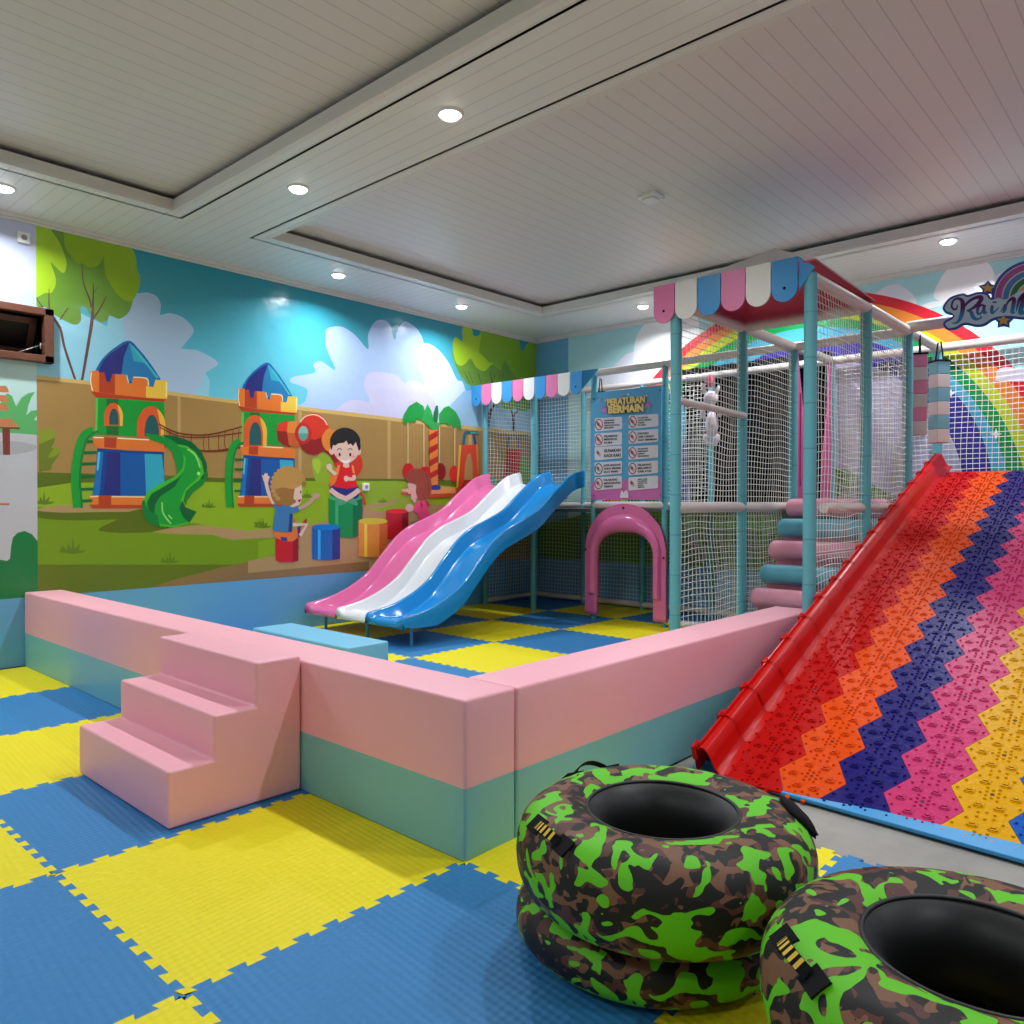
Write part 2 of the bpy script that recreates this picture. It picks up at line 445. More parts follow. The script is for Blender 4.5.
A.poly((118, 150, 26), [(258, 541), (285, 537), (300, 540), (298, 546), (258, 561)])
A.poly((128, 158, 30), [(370, 510), (395, 503), (396, 496), (410, 492), (440, 494), (440, 500), (400, 510)], True)
A.poly((88, 104, 22), [(30, 564.5), (236, 564.5), (262, 562), (262, 640), (30, 640)])
A.zoom(120, 430, 6.0235)
A.poly((128, 100, 62), [(200, 946), (330, 900), (600, 830), (843, 778), (1300, 735), (1500, 735), (1500, 1200), (200, 1200)])
A.zoom(0, 0, 1)
A.poly(SAND, [(248, 561), (300, 551), (420, 548), (420, 556), (300, 568), (248, 573)])
# tufts and bushes
def tuft(x, y, k, c=(84, 112, 22)):
    A.zoom(x, y, 1/k)
    A.poly(c, [(-1, 0), (-.75, -.45), (-.45, -.1), (-.35, -.6), (-.12, -.2), (0, -1.1), (.12, -.2), (.5, -.6), (.42, -.1), (.95, -.15), (.7, .05), (0, .15)])
for x, y, k in ((73, 552, 14), (170, 562, 10), (209, 507, 8), (44, 503, 11), (263, 527, 9), (307, 497, 7), (383, 502, 5), (260, 524, 6)): tuft(x, y, k)
A.zoom(0, 380, 10.24)
A.poly((98, 112, 30), [(400, 970), (395, 600), (430, 520), (500, 495), (560, 540), (560, 620), (520, 700), (570, 695), (615, 720), (600, 780), (540, 850), (520, 920), (430, 935)])
A.poly((122, 138, 34), [(395, 520), (500, 493), (560, 530), (558, 590), (400, 660)], False)
A.poly((122, 138, 34), [(490, 790), (550, 700), (600, 700), (615, 730), (560, 780)], True)
A.zoom(220, 350, 8.533)
A.poly((130, 158, 42), [(785, 940), (830, 910), (860, 880), (920, 875), (970, 960), (1000, 1100), (960, 1180), (860, 1160), (800, 1080)], True)
A.poly((150, 178, 50), [(785, 950), (840, 930), (860, 990), (830, 1060)], True)

# castle towers with helter skelter pieces
def tower(ox, oy, k, door, cut=None):
    A.zoom(ox, oy, k)
    DB, MBL, LB, OR, ORD, OY, G, GD = (38, 42, 110), (22, 82, 150), (46, 150, 175), (205, 108, 42), (165, 58, 30), (222, 175, 65), (22, 138, 48), (20, 100, 40)
    A.poly((24, 88, 150), smooth_open([(105, 275), (150, 200), (230, 125), (330, 72), (400, 130), (480, 230), (550, 335)])+[(500, 400), (130, 380)])
    A.poly(DB, smooth_open([(120, 300), (160, 210), (250, 130), (335, 90), (300, 180), (280, 330)])+[(200, 380), (140, 340)])
    A.poly((36, 110, 160), [(335, 90), (365, 210), (460, 230), (515, 320), (500, 400), (280, 330), (300, 180)])
    A.poly(LB, [(335, 90), (470, 232), (365, 212)])
    A.poly((60, 168, 180), smooth_open([(335, 88), (400, 150), (470, 240), (540, 330)])+[(520, 330), (470, 260), (400, 180)])
    # crenellated crown
    A.poly(OR, [(68, 280), (125, 278), (130, 290), (165, 290), (180, 350), (205, 355), (220, 300), (310, 305), (325, 360), (352, 368), (362, 320), (460, 325), (470, 382), (500, 390), (515, 338), (600, 348), (595, 470), (560, 492), (350, 470), (110, 460), (72, 415)])
    A.poly(ORD, [(130, 290), (165, 290), (180, 350), (205, 355), (220, 300), (238, 302), (238, 440), (130, 425)])
    A.poly(OY, [(450, 382), (500, 392), (515, 338), (600, 348), (595, 470), (450, 462)])
    A.poly((165, 55, 30), [(72, 418), (240, 442), (450, 463), (590, 474), (560, 494), (350, 474), (110, 462)])
    A.line((235, 215, 180), [(78, 285), (72, 350), (84, 415)], 7); A.line((235, 215, 180), [(365, 322), (455, 332), (466, 380)], 7); A.line((235, 215, 180), [(318, 310), (330, 360)], 6); A.line((240, 225, 150), [(590, 355), (588, 455)], 9)
    # green storey
    A.poly(G, [(108, 462), (350, 475), (575, 492), (580, 735), (106, 712)])
    A.poly(GD, [(180, 468), (262, 470), (262, 720), (180, 716)])
    A.poly((90, 180, 70), [(108, 465), (122, 466), (116, 710), (104, 705)])
    # waist ring, trunk, base ring
    A.poly(OR, [(88, 728), (250, 735), (480, 745), (580, 760), (578, 832), (350, 822), (110, 805), (92, 780)])
    A.poly(ORD, [(165, 732), (250, 736), (245, 808), (165, 800)])
    A.line((235, 215, 180), [(92, 733), (160, 735)], 8); A.line((235, 215, 180), [(255, 738), (470, 750)], 8)
    A.poly((20, 58, 128), [(118, 808), (350, 825), (572, 834), (575, 980), (590, 1140), (82, 1140), (105, 980)])
    A.poly((24, 100, 165), [(118, 830), (160, 832), (145, 980), (130, 1140), (84, 1140), (106, 980)])
    A.poly(DB, [(185, 835), (275, 838), (275, 1140), (155, 1140), (178, 980)])
    A.poly((20, 80, 150), [(275, 838), (440, 845), (445, 1140), (275, 1140)])
    A.poly(LB, [(440, 845), (560, 850), (572, 980), (584, 1140), (450, 1140)])
    A.poly((80, 175, 215), [(122, 832), (138, 833), (125, 960), (112, 958)])
    A.poly(OR, [(62, 1134), (80, 1130), (600, 1134), (612, 1142), (608, 1200), (592, 1216), (80, 1216), (60, 1195)])
    A.poly(ORD, [(128, 1131), (212, 1132), (212, 1215), (124, 1215)]); A.line((235, 200, 160), [(68, 1138), (124, 1136)], 8); A.line((235, 200, 160), [(216, 1138), (560, 1142)], 7)
    A.poly((165, 60, 28), [(62, 1192), (606, 1196), (590, 1218), (82, 1218)])
def arch_door(x0, x1, y0, y1, ring=(200, 82, 38), hi=(222, 165, 60)):
    cx = (x0+x1)/2; rx = (x1-x0)/2; ry = rx*1.5
    A.poly(ring, ell(cx, y0+ry, rx, ry, 14, 180, 360)+[(x1, y1), (x0, y1)])
    A.poly(hi, ell(cx+rx*.12, y0+ry*1.02, rx*.92, ry*.94, 10, 290, 360)+[(x1, y1), (x1-rx*.3, y1), (x1-rx*.3, y0+ry)])
    A.poly((35, 80, 82), ell(cx+rx*.05, y0+ry*1.25, rx*.52, ry*.85, 12, 180, 360)+[(cx+rx*.57, y1-rx*.12), (cx-rx*.47, y1-rx*.12)])
tower(80, 330, 6.827, 1)
arch_door(165, 290, 498, 655); arch_door(388, 580, 520, 735)
# ladder of the first tower
def ladder(pts, rung, w):
    rung = [r for r in rung if r[0][1] < pts[-1][1]-20]
    for a, b in rung: A.line((14, 95, 48), [a, b], w*.3, False)
    A.line((24, 140, 48), pts, w); A.line((14, 110, 45), [(p[0]+w*.42, p[1]+4) for p in pts], w*.22)
A.zoom(0, 380, 10.24)
ladder([(960, 520), (880, 560), (830, 640), (800, 760), (780, 900), (775, 1050), (786, 1180), (795, 1308)], [((840, 630), (950, 630)), ((840, 745), (990, 742)), ((830, 860), (985, 856)), ((830, 990), (975, 988)), ((830, 1120), (960, 1115)), ((830, 1240), (945, 1235))], 100)
# rope bridge
A.zoom(120, 430, 6.0235)
RB = (110, 45, 28)
A.line(RB, [(232, -36), (330, 12), (440, 30), (560, 24), (740, -22)], 9); A.line(RB, [(240, -15), (340, 32), (440, 45), (560, 40), (740, 15)], 7)
A.line(RB, [(430, 118), (520, 128), (640, 120), (760, 88), (800, 78)], [8, 14, 20, 26])
for x, y in ((268, 8), (300, 20), (345, 35), (385, 40), (430, 42), (505, 44), (535, 42), (595, 36), (632, 30), (680, 22), (715, 15)): A.line(RB, [(x, y-20), (x-4, y+45), (x+2, 122 - abs(x-520)*.05)], 4, False)
# second tower
tower(230, 353.4, (8.9, 7.94), 0)
A.zoom(220, 350, 8.533)
arch_door(195, 395, 555, 825)
A.zoom(120, 430, 6.0235)
ladder([(725, 70), (690, 90), (665, 160), (655, 260), (655, 360), (662, 465)], [((690, 178), (745, 178)), ((690, 237), (742, 237)), ((690, 303), (738, 303)), ((688, 367), (730, 367))], 46)
# spiral slide
GS, GSD, GSL = (20, 130, 48), (12, 88, 44), (60, 168, 40)
A.poly(GSD, [(250, 30), (330, 35), (430, 70), (490, 130), (520, 200), (528, 280), (500, 320), (480, 250), (450, 170), (400, 100), (340, 85)], False)
A.poly(GS, smooth_open([(150, 20), (250, 35), (330, 75), (375, 130), (382, 200), (372, 255)])+[(340, 265), (335, 200), (310, 130), (260, 85), (180, 60)])
A.poly(GSL, [(340, 85), (400, 95), (450, 130), (490, 190), (505, 260), (470, 310), (400, 360), (378, 420), (390, 470), (440, 490), (420, 560), (330, 585), (240, 580), (170, 540), (135, 480), (135, 430), (160, 380), (230, 330), (330, 280), (375, 230), (385, 170), (370, 120)])
A.poly((24, 140, 46), [(350, 100), (400, 110), (445, 150), (475, 210), (485, 260), (455, 300), (395, 350), (365, 420), (372, 470), (420, 520), (400, 555), (320, 575), (240, 565), (190, 530), (160, 480), (160, 430), (190, 380), (260, 340), (345, 290), (385, 240), (395, 170)])
A.poly(GSD, [(160, 440), (190, 385), (260, 345), (350, 290), (370, 270), (330, 340), (240, 400), (210, 450), (205, 515), (175, 490)])
A.poly(GSD, [(375, 425), (392, 465), (460, 492), (415, 560), (375, 520), (355, 470)])
A.poly((15, 112, 46), [(130, 430), (135, 500), (165, 555), (240, 585), (225, 515), (165, 480), (145, 420)])
A.poly((20, 120, 40), [(520, 290), (500, 330), (440, 375), (400, 430), (398, 455), (382, 430), (395, 370), (450, 320), (500, 290), (525, 220)])
A.line((130, 195, 100), [(405, 115), (455, 155), (480, 225)], 9); A.line((130, 195, 100), [(252, 435), (258, 500), (305, 565)], 9); A.ell((150, 205, 110), 472, 262, 10, 11); A.line((130, 195, 100), [(290, 512), (312, 535)], 8)
# red ball tunnel
A.zoom(220, 350, 8.533)
RD, RDD = (196, 48, 30), (132, 28, 26)
A.poly(RDD, [(480, 680), (495, 630), (560, 605), (600, 610), (600, 830), (540, 815), (490, 770)], False); A.poly(RD, [(482, 690), (495, 630), (560, 607), (590, 612), (585, 700)])
A.poly((205, 120, 45), [(575, 612), (655, 605), (655, 715), (570, 710)]); A.poly((180, 82, 38), [(570, 705), (660, 710), (680, 830), (585, 815)])
A.poly(RDD, smooth_open([(860, 860), (930, 900), (990, 1010), (960, 1100), (940, 1250), (980, 1330)])+[(1130, 1400), (1210, 1500), (1220, 1350), (1130, 1100), (1170, 1010), (1150, 900), (1000, 830)])
A.ell(RDD, 795, 720, 140, 175); A.poly(RD, ell(795, 705, 138, 165, 20, 190, 350)+[(925, 720), (800, 770), (670, 700)])
A.line((235, 190, 170), [(680, 615), (730, 565), (810, 553), (880, 590), (912, 640)], 9)
A.poly((205, 120, 45), [(925, 670), (990, 700), (1010, 800), (960, 880), (890, 840), (865, 770), (880, 715)], True)
A.ell((175, 35, 30), 708, 712, 72, 90); A.ell((120, 170, 160), 708, 712, 42, 64); A.poly((85, 140, 130), ell(708, 712, 42, 64, 12, 0, 180))
A.zoom(250, 420, 6.827)
A.poly((190, 50, 35), smooth_open([(565, 300), (600, 340), (560, 400), (540, 460), (640, 520), (740, 560), (790, 580), (775, 520), (735, 460), (720, 400), (765, 330), (755, 250), (700, 240)]))
A.poly((205, 110, 45), [(575, 330), (620, 310), (590, 420), (545, 460), (540, 400)])
# boy on the green drum
SK, SKD = (205, 172, 158), (180, 140, 128)
A.poly((22, 128, 66), [(535, 530), (765, 530), (765, 780), (690, 805), (610, 800), (535, 700)]); A.poly((16, 100, 55), [(700, 560), (765, 530), (765, 780), (700, 805)]); A.poly((60, 160, 95), [(580, 560), (600, 565), (600, 720), (580, 710)])
A.ell((52, 160, 80), 650, 530, 115, 26)
A.poly((40, 44, 110), [(545, 460), (600, 440), (700, 440), (740, 455), (735, 530), (650, 540), (560, 520)], True)
A.line(SK, [(545, 475), (600, 515), (680, 548)], 34); A.line(SK, [(745, 475), (700, 510), (640, 545)], 34)
A.poly((70, 140, 110), [(580, 560), (610, 540), (655, 558), (640, 575), (585, 582)], True); A.poly((70, 140, 110), [(660, 555), (700, 535), (730, 560), (728, 585), (690, 572)], True)
A.poly((200, 30, 36), [(595, 310), (640, 300), (700, 305), (712, 380), (735, 455), (660, 470), (570, 455), (595, 390)])
A.poly((215, 125, 60), [(595, 310), (615, 305), (600, 375), (578, 372)]); A.poly((215, 125, 60), [(690, 305), (705, 312), (715, 365), (698, 362)])
A.line(SK, [(585, 370), (550, 345), (538, 325)], 24); A.ell(SK, 538, 320, 20, 22); A.line(SK, [(705, 375), (708, 402), (655, 400)], 22); A.ell(SK, 655, 400, 16, 20)
A.poly(SK, [(635, 290), (672, 290), (676, 320), (655, 328), (632, 318)])
A.ell(SK, 556, 213, 18, 24); A.ell(SK, 738, 215, 18, 24)
A.poly(SK, [(565, 130), (740, 130), (742, 210), (718, 262), (655, 300), (595, 265), (567, 210)], True)
A.poly((32, 28, 30), smooth_open([(548, 195), (545, 130), (580, 75), (640, 52), (705, 70), (748, 125), (752, 200)])+[(740, 212), (720, 150), (700, 180), (685, 160), (670, 170), (655, 140), (640, 155), (600, 160), (580, 175), (565, 170), (555, 205)])
for x in (610, 682): A.ell((40, 28, 26), x, 237, 7, 13); A.line((40, 28, 26), [(x-18, 207), (x, 193), (x+14, 205)], 5)
A.ell((220, 140, 130), 595, 246, 14, 8); A.ell((220, 140, 130), 702, 250, 14, 8); A.poly((245, 240, 235), [(618, 270), (650, 280), (682, 268), (668, 290), (640, 292)], True)
# curly boy on the red drum
A.poly((180, 28, 34), [(172, 800), (330, 800), (328, 960), (290, 970), (200, 970), (172, 955)]); A.poly((135, 22, 30), [(290, 820), (330, 800), (328, 960), (290, 970)])
A.poly((205, 105, 50), [(158, 765), (250, 770), (320, 740), (328, 800), (290, 828), (230, 830), (168, 800)]); A.poly((38, 60, 120), [(205, 798), (250, 802), (252, 830), (212, 824)])
A.poly((70, 40, 100), [(320, 735), (345, 720), (335, 800), (325, 800)])
A.line(SK, [(290, 715), (385, 712), (340, 790)], 26, False); A.poly((150, 50, 40), [(355, 700), (380, 670), (388, 680), (382, 708)]); A.poly((190, 90, 60), [(290, 700), (300, 668), (315, 690)])
A.poly((58, 110, 160), [(175, 590), (270, 580), (290, 640), (285, 765), (160, 758), (152, 740)]); A.poly((28, 60, 125), [(268, 640), (290, 640), (285, 765), (258, 765)])
A.poly((58, 110, 160), [(265, 585), (330, 590), (332, 625), (275, 635)]); A.poly((58, 110, 160), [(165, 570), (200, 600), (175, 615), (158, 590)])
A.line(SK, [(160, 572), (125, 500), (105, 415)], 24); A.poly(SK, [(90, 415), (78, 375), (90, 380), (100, 362), (108, 365), (118, 362), (118, 380), (132, 385), (122, 425)])
A.line(SKD, [(330, 605), (390, 575), (435, 528)], 24); A.ell(SKD, 448, 518, 26, 20, rot=-30)
A.poly(SK, [(290, 450), (345, 440), (352, 490), (350, 540), (330, 580), (270, 585)], True); A.poly((150, 30, 35), [(320, 545), (348, 540), (335, 565)])
A.ell((50, 35, 30), 343, 492, 4, 10)
A.poly((140, 100, 50), smooth_closed([(150, 420), (180, 355), (230, 328), (290, 330), (345, 355), (368, 395), (350, 440), (310, 450), (295, 520), (285, 580), (200, 580), (160, 560), (138, 500)]))
A.poly((172, 130, 68), smooth_closed([(150, 420), (180, 355), (230, 328), (290, 330), (345, 355), (368, 395), (350, 440), (290, 470), (220, 460), (165, 470)]))
for k in range(26):
    t = -.35+k*.262; A.ell((172, 130, 68) if 9 < k % 26 < 25 or k < 0 else (140, 100, 50), 258+108*math.cos(t), 445+118*math.sin(t)*1.0, 17, 15, n=10) if not (k < 6 and 258+108*math.cos(t) > 290 and 445+118*math.sin(t) > 455) else None
# drums
def drum(x0, x1, y0, y1, c, cd, top, hi=None):
    w = x1-x0; cx = (x0+x1)/2
    A.poly(c, [(x0, y0), (x1, y0)]+ell(cx, y1, w/2, w*.06, 10, 0, 180)); A.poly(cd, [(x0+w*.72, y0), (x1, y0), (x1, y1), (x0+w*.72, y1+w*.05)])
    if hi: A.poly(hi, [(x0+w*.2, y0), (x0+w*.3, y0), (x0+w*.3, y1+w*.04), (x0+w*.2, y1+w*.03)])
    A.ell(top, cx, y0, w/2, w*.11)
drum(422, 612, 732, 945, (22, 88, 160), (40, 44, 120), (20, 110, 185), (60, 150, 215))
A.zoom(370, 400, 6.4)
drum(100, 243, 712, 885, (170, 26, 38), (120, 20, 32), (205, 40, 45))
A.zoom(250, 420, 6.827)
drum(738, 935, 690, 925, (205, 130, 55), (185, 95, 45), (190, 180, 50), (215, 195, 60))
# palm swing, girl, red slide panel
A.zoom(370, 400, 6.4)
for x, y0, y1 in ((240, 140, 410), (342, 150, 430), (540, 180, 420), (442, 170, 400)): A.line((225, 195, 140), [(x, y0), (x, y1)], 5, False)
A.ell((180, 26, 30), 243, 455, 37, 50); A.ell((180, 26, 30), 350, 465, 38, 40); A.ell((125, 20, 30), 452, 458, 30, 54); A.ell((190, 34, 30), 535, 472, 30, 52)
A.poly((170, 70, 35), [(200, 590), (380, 600), (545, 595), (545, 620), (380, 628), (200, 605)]); A.poly((205, 135, 80), [(200, 570), (400, 555), (545, 560), (545, 596), (380, 602), (200, 590)])
A.poly((205, 120, 50), [(376, 190), (430, 190), (432, 550), (385, 550)])
for i in range(4):
    y = 225+i*82; A.poly((165, 35, 30), [(374, y), (432, y-30), (432, y+5), (374, y+42)])
A.poly((35, 50, 130), [(385, 550), (440, 545), (448, 570), (420, 576), (388, 572)], True)
GPA, GPB = (24, 140, 60), (16, 105, 62)
A.poly(GPA, [(205, 135), (215, 90), (245, 40), (295, 10), (340, 40), (350, 90), (330, 130), (300, 120), (290, 140), (262, 138), (250, 155), (235, 138), (222, 160), (212, 135)])
A.poly(GPA, [(440, 90), (470, 50), (500, 38), (545, 75), (575, 130), (582, 180), (565, 195), (555, 165), (535, 180), (520, 155), (495, 165), (480, 145), (440, 160)])
A.poly(GPB, [(400, 140), (405, 80), (418, 38), (432, 34), (435, 90), (425, 160)]); A.poly((40, 150, 70), [(330, 130), (345, 70), (365, 25), (390, 70), (405, 140), (440, 150), (432, 185), (400, 195), (375, 170), (350, 150)])
A.poly((190, 60, 34), [(575, 290), (685, 285), (695, 490), (690, 640), (545, 640), (560, 420)]); A.poly((205, 165, 60), [(565, 290), (582, 290), (572, 420), (560, 560), (550, 560), (560, 400)]); A.poly((195, 120, 60), [(675, 285), (690, 285), (695, 480), (686, 480)])
A.poly(FENCE, [(600, 510), (605, 420), (620, 350), (640, 340), (652, 400), (655, 512)]); A.poly((150, 40, 28), [(600, 512), (660, 512), (600, 640), (548, 640)])
A.line((22, 85, 110), [(595, 285), (605, 215), (625, 205), (690, 212)], 18); A.line((30, 60, 130), [(662, 225), (672, 285)], 14); A.line((50, 150, 130), [(640, 208), (690, 213)], 10)
A.poly((200, 160, 150), [(235, 540), (255, 520), (300, 530), (300, 620), (285, 660), (255, 628), (262, 600), (240, 600), (245, 570)]); A.ell((200, 165, 155), 250, 690, 26, 26, rot=30); A.poly((210, 170, 150), [(195, 575), (240, 565), (245, 590)])
A.poly((214, 68, 120), [(290, 655), (320, 640), (352, 645), (380, 740), (378, 770), (310, 770), (300, 720), (275, 715)]); A.poly((30, 120, 100), [(258, 785), (300, 770), (300, 800), (262, 805)])
A.poly((140, 66, 46), smooth_closed([(222, 500), (250, 450), (310, 440), (360, 465), (388, 520), (385, 600), (345, 640), (310, 635), (290, 590), (290, 545), (250, 530), (235, 520)])); A.poly((165, 50, 40), [(345, 635), (375, 655), (380, 680), (362, 670)]); A.poly((165, 50, 40), [(320, 640), (335, 670), (330, 698), (318, 670)])
A.line((110, 45, 35), [(350, 470), (372, 530), (368, 610)], 4)
# things seen through the side net
A.zoom(440, 340, 6.4)
A.poly((175, 40, 40), [(410, 700), (515, 700), (520, 940), (400, 940)]); A.poly((140, 150, 60), [(400, 700), (415, 700), (405, 860), (395, 860)]); A.line((30, 80, 140), [(430, 690), (440, 620), (490, 620), (495, 690)], 12)
A.poly((90, 150, 50), [(515, 760), (560, 780), (590, 900), (560, 950), (515, 930)], True); A.line((40, 110, 110), [(300, 605), (400, 612), (560, 610)], 8); A.ell((60, 150, 140), 335, 905, 30, 25)
struct(keep(A.mb.build('mural'), wl), 'cartoon playground mural with castle towers, children and drums')

# grey wallpaper panel left of the mural
B = Art('Y', YW, -1, (X0, 2.1, .556, 3.6)); B.hole = (1.15, 2.1401, 2.535, 2.86)
B.raw([(X0, .556), (2.1, .556), (2.1, 3.6), (X0, 3.6)], grad_mat('panel_sky', (160, 185, 180), (175, 180, 205), 1.9, 3.2))
B.zoom(0, 200, 10.24)
B.poly((168, 196, 192), [(-900, 1000), (-300, 930), (100, 935), (300, 950), (400, 970), (400, 3000), (-900, 3000)])
B.poly((60, 160, 90), [(-600, -200), (-80, 80), (130, 135), (20, 160), (-100, 150), (-600, 160)])
B.poly((172, 172, 178), [(-2000, 2380), (0, 2385), (400, 2400), (400, 4800), (-2000, 4800)])
B.zoom(0, 380, 10.24)
B.poly((82, 158, 92), [(-1500, 300), (-200, 280), (0, 240), (70, 135), (120, 160), (165, 270), (220, 180), (290, 135), (360, 120), (320, 180), (290, 260), (270, 360), (320, 315), (380, 308), (400, 330), (345, 410), (400, 420), (400, 565), (200, 548), (0, 540), (-1500, 500)])
B.poly((152, 154, 158), [(-300, 640), (100, 625), (300, 650), (385, 690), (280, 740), (0, 770), (-300, 740)], True)
for y in (60, 155, 245): B.poly((178, 112, 74), [(-600, y-10), (60, y), (78, y+20), (92, y+68), (0, y+66), (-600, y+60)])
B.poly((178, 112, 74), [(-700, 395), (110, 395), (195, 480), (-700, 472)]); B.poly((110, 48, 38), [(-700, 470), (205, 485), (200, 505), (0, 495), (-700, 490)]); B.poly((115, 50, 42), [(22, 492), (102, 500), (103, 768), (32, 766)])
B.zoom(0, 480, 8.53)
B.poly((20, 108, 56), [(-3000, 560), (-600, 700), (0, 680), (60, 690), (85, 670), (95, 560), (110, 490), (150, 450), (210, 435), (270, 460), (320, 520), (360, 570), (360, 1100), (-3000, 1100)])
B.line((165, 100, 70), [(-200, 206), (80, 206)], 16)
struct(keep(B.mb.build('wallpaper_panel'), wl), 'pale grey wallpaper panel with bench and green bushes')

# ------------------------------------------------------------------ end wall mural
Bk = Art('X', XB, -1, (-3.0, YW-.002, .556, 3.6))
Bk.raw([(-3, .556), (YW, .556), (YW, 3.6), (-3, 3.6)], grad_mat('back_sky', (178, 214, 214), (150, 196, 200), 2.4, 3.6))
Bk.raw([(6.6, .556), (YW, .556), (YW, 3.6), (6.6, 3.6)], art_mat((96, 156, 190)))
Bk.zoom(0, 0, 1)
Bk.poly((205, 205, 226), [(598, 376), (608, 371), (618, 362), (626, 354), (640, 350), (652, 356), (668, 352), (690, 350), (690, 420), (590, 420)])
Bk.poly((236, 240, 244), [(640, 372), (634, 350), (640, 330), (655, 318), (690, 312), (700, 330), (700, 380)], True)
Bk.poly((205, 205, 226), [(868, 303), (880, 290), (896, 284), (912, 294), (916, 304), (905, 320), (870, 318)], True)
Bk.poly((222, 226, 240), [(905, 312), (930, 302), (945, 300), (1000, 298), (1000, 302), (950, 303), (925, 310)])
Bk.poly((240, 244, 246), [(937, 300), (940, 280), (955, 262), (975, 255), (992, 268), (996, 290), (990, 300)], True)
Bk.poly((205, 208, 228), [(994, 276), (1005, 270), (1024, 262), (1060, 262), (1060, 300), (994, 300)])
C0 = (3.455, 1.05)
def ring(c, col, r):
    Bk.raw([(c[0]+r*math.cos(t*PI/60), c[1]+r*math.sin(t*PI/60)) for t in range(-20, 81)], art_mat(col) if isinstance(col, tuple) else col)
ring((3.46, 1.04), (205, 40, 52), 2.585); ring((3.455, 1.07), (222, 128, 52), 2.46); ring((3.445, 1.15), (178, 190, 40), 2.29)
ring((3.445, 1.15), (22, 140, 72), 2.19); ring((3.41, 1.24), (70, 156, 184), 2.005); ring((3.25, 1.40), (58, 50, 140), 1.70); ring((3.27, 1.40), (172, 166, 190), 1.48)
Bk.raw([(-3, .556), (YW, .556), (YW, 1.0), (5.3, 1.4), (4.9, 1.3), (4.0, 1.45), (3.3, 1.75), (2.9, 1.7), (2.5, 1.45), (1.9, 1.2), (1.0, 1.1), (-3, 1.2)], art_mat((84, 130, 40)))
Bk.raw([(-3, 1.9), (-.5, 1.9), (.6, 2.0), (1.0, 1.85), (1.22, 1.75), (1.36, 1.5), (1.4, 1.1), (-3, 1.0)], art_mat((205, 200, 216)))
Bk.poly((205, 200, 216), [(996, 378), (998, 370), (1008, 367), (1024, 370), (1040, 366), (1050, 380), (1000, 381)], True)
for cx, cy, k in ((996, 434, 6), (951, 393, 5)): Bk.poly((225, 220, 228), [(cx-k, cy), (cx-1.3, cy-1.5), (cx, cy-k), (cx+1.3, cy-1.5), (cx+k, cy), (cx+1.3, cy+1.5), (cx, cy+k), (cx-1.3, cy+1.5)])
struct(keep(Bk.mb.build('mural'), wb), 'rainbow and cloud mural')
mb = MB(); mb.box((XB-.001, Y0, 0), (XB-.0005, YW, .556), DADO); keep(mb.build('dado'), wb)

# ------------------------------------------------------------------ window and sockets on the left wall
WOOD = mat('brown_window_wood', (104, 62, 46), rough=.4, bump=(18, .4, .01))
GLASS = mat('dark_window_glass', (16, 12, 11), rough=.35, spec=.25)
mb = MB(); x0, x1, z0, z1, t = WX0-.07, WX1+.07, WZ0-.06, WZ1+.06, .07
mb.box((x0, YW-.07, z0), (x1, YW+.15, z0+.06), WOOD); mb.box((x0, YW-.07, z1-.06), (x1, YW+.15, z1), WOOD)
mb.box((x0, YW-.07, z0), (x0+t, YW+.15, z1), WOOD); mb.box((x1-t, YW-.07, z0), (x1, YW+.15, z1), WOOD)
w = struct(mb.build('window_1', bevel=.006, seg=2), 'brown wooden window high on the wall, standing ajar')
T = Matrix.Translation((0, YW+.1, WZ1)) @ Matrix.Rotation(math.radians(26), 4, 'X')
mb = MB()
for a, b in (((WX0+.01, -.015, -.32), (WX1-.01, .015, -.27)), ((WX0+.01, -.015, -.05), (WX1-.01, .015, 0)), ((WX0+.01, -.015, -.32), (WX0+.06, .015, 0)), ((WX1-.06, -.015, -.32), (WX1-.01, .015, 0))): mb.box(a, b, WOOD, T)
keep(mb.build('window_frame'), w)
mb = MB(); mb.box((WX0+.02, -.003, -.3), (WX1-.02, .003, -.02), GLASS, T); keep(mb.build('pane'), w)
mb = MB(); mb.tube([(WX1-.18, YW+.03, WZ0+.005), (WX1-.01, YW+.0, WZ0+.09)], .006, STEEL, 6); mb.tube([(WX1-.01, YW, WZ0+.06), (WX1-.01, YW, WZ0+.11)], .009, STEEL, 6); keep(mb.build('window_stay', smooth=True), w)
mb = MB(); mb.box((WX0-.05, YW+.5, WZ0-.6), (WX1+.1, YW+.52, WZ1+.2), mat('black_outside_box', (12, 11, 12), rough=.9))  # black box added outside, its colour stands for the dark behind the opening
for a, b in (((WX0-.05, YW+.15, WZ0-.6), (WX0-.04, YW+.52, WZ1+.2)), ((WX1+.09, YW+.15, WZ0-.6), (WX1+.1, YW+.52, WZ1+.2)), ((WX0-.05, YW+.15, WZ1+.19), (WX1+.1, YW+.52, WZ1+.2)), ((WX0-.05, YW+.15, WZ0-.6), (WX1+.1, YW+.52, WZ0-.59))): mb.box(a, b, MATS['black_outside_box'])
keep(mb.build('dark_outside'), w)
WS = mat('white_switch_plastic', (235, 235, 235), rough=.3)
def socket(x, z, label):
    e = empty('wall_socket', (x, YW-.03, z), label, 'socket')
    m_ = MB(); m_.box((-.045, 0, -.045), (.045, .028, .045), WS); m_.build('plate', e, bevel=.008)
    m_ = MB(); m_.prism(ell(0, 0, .022, .022, 16), 0, .003, mat('socket_grey', (150, 150, 150)), Matrix.Rotation(PI/2, 4, 'X')); m_.build('outlet', e)
socket(2.007, 3.47, 'white wall socket near the ceiling on the pale wallpaper panel')
socket(5.416, 1.512, 'small white wall socket on the mural beside the black haired painted boy')

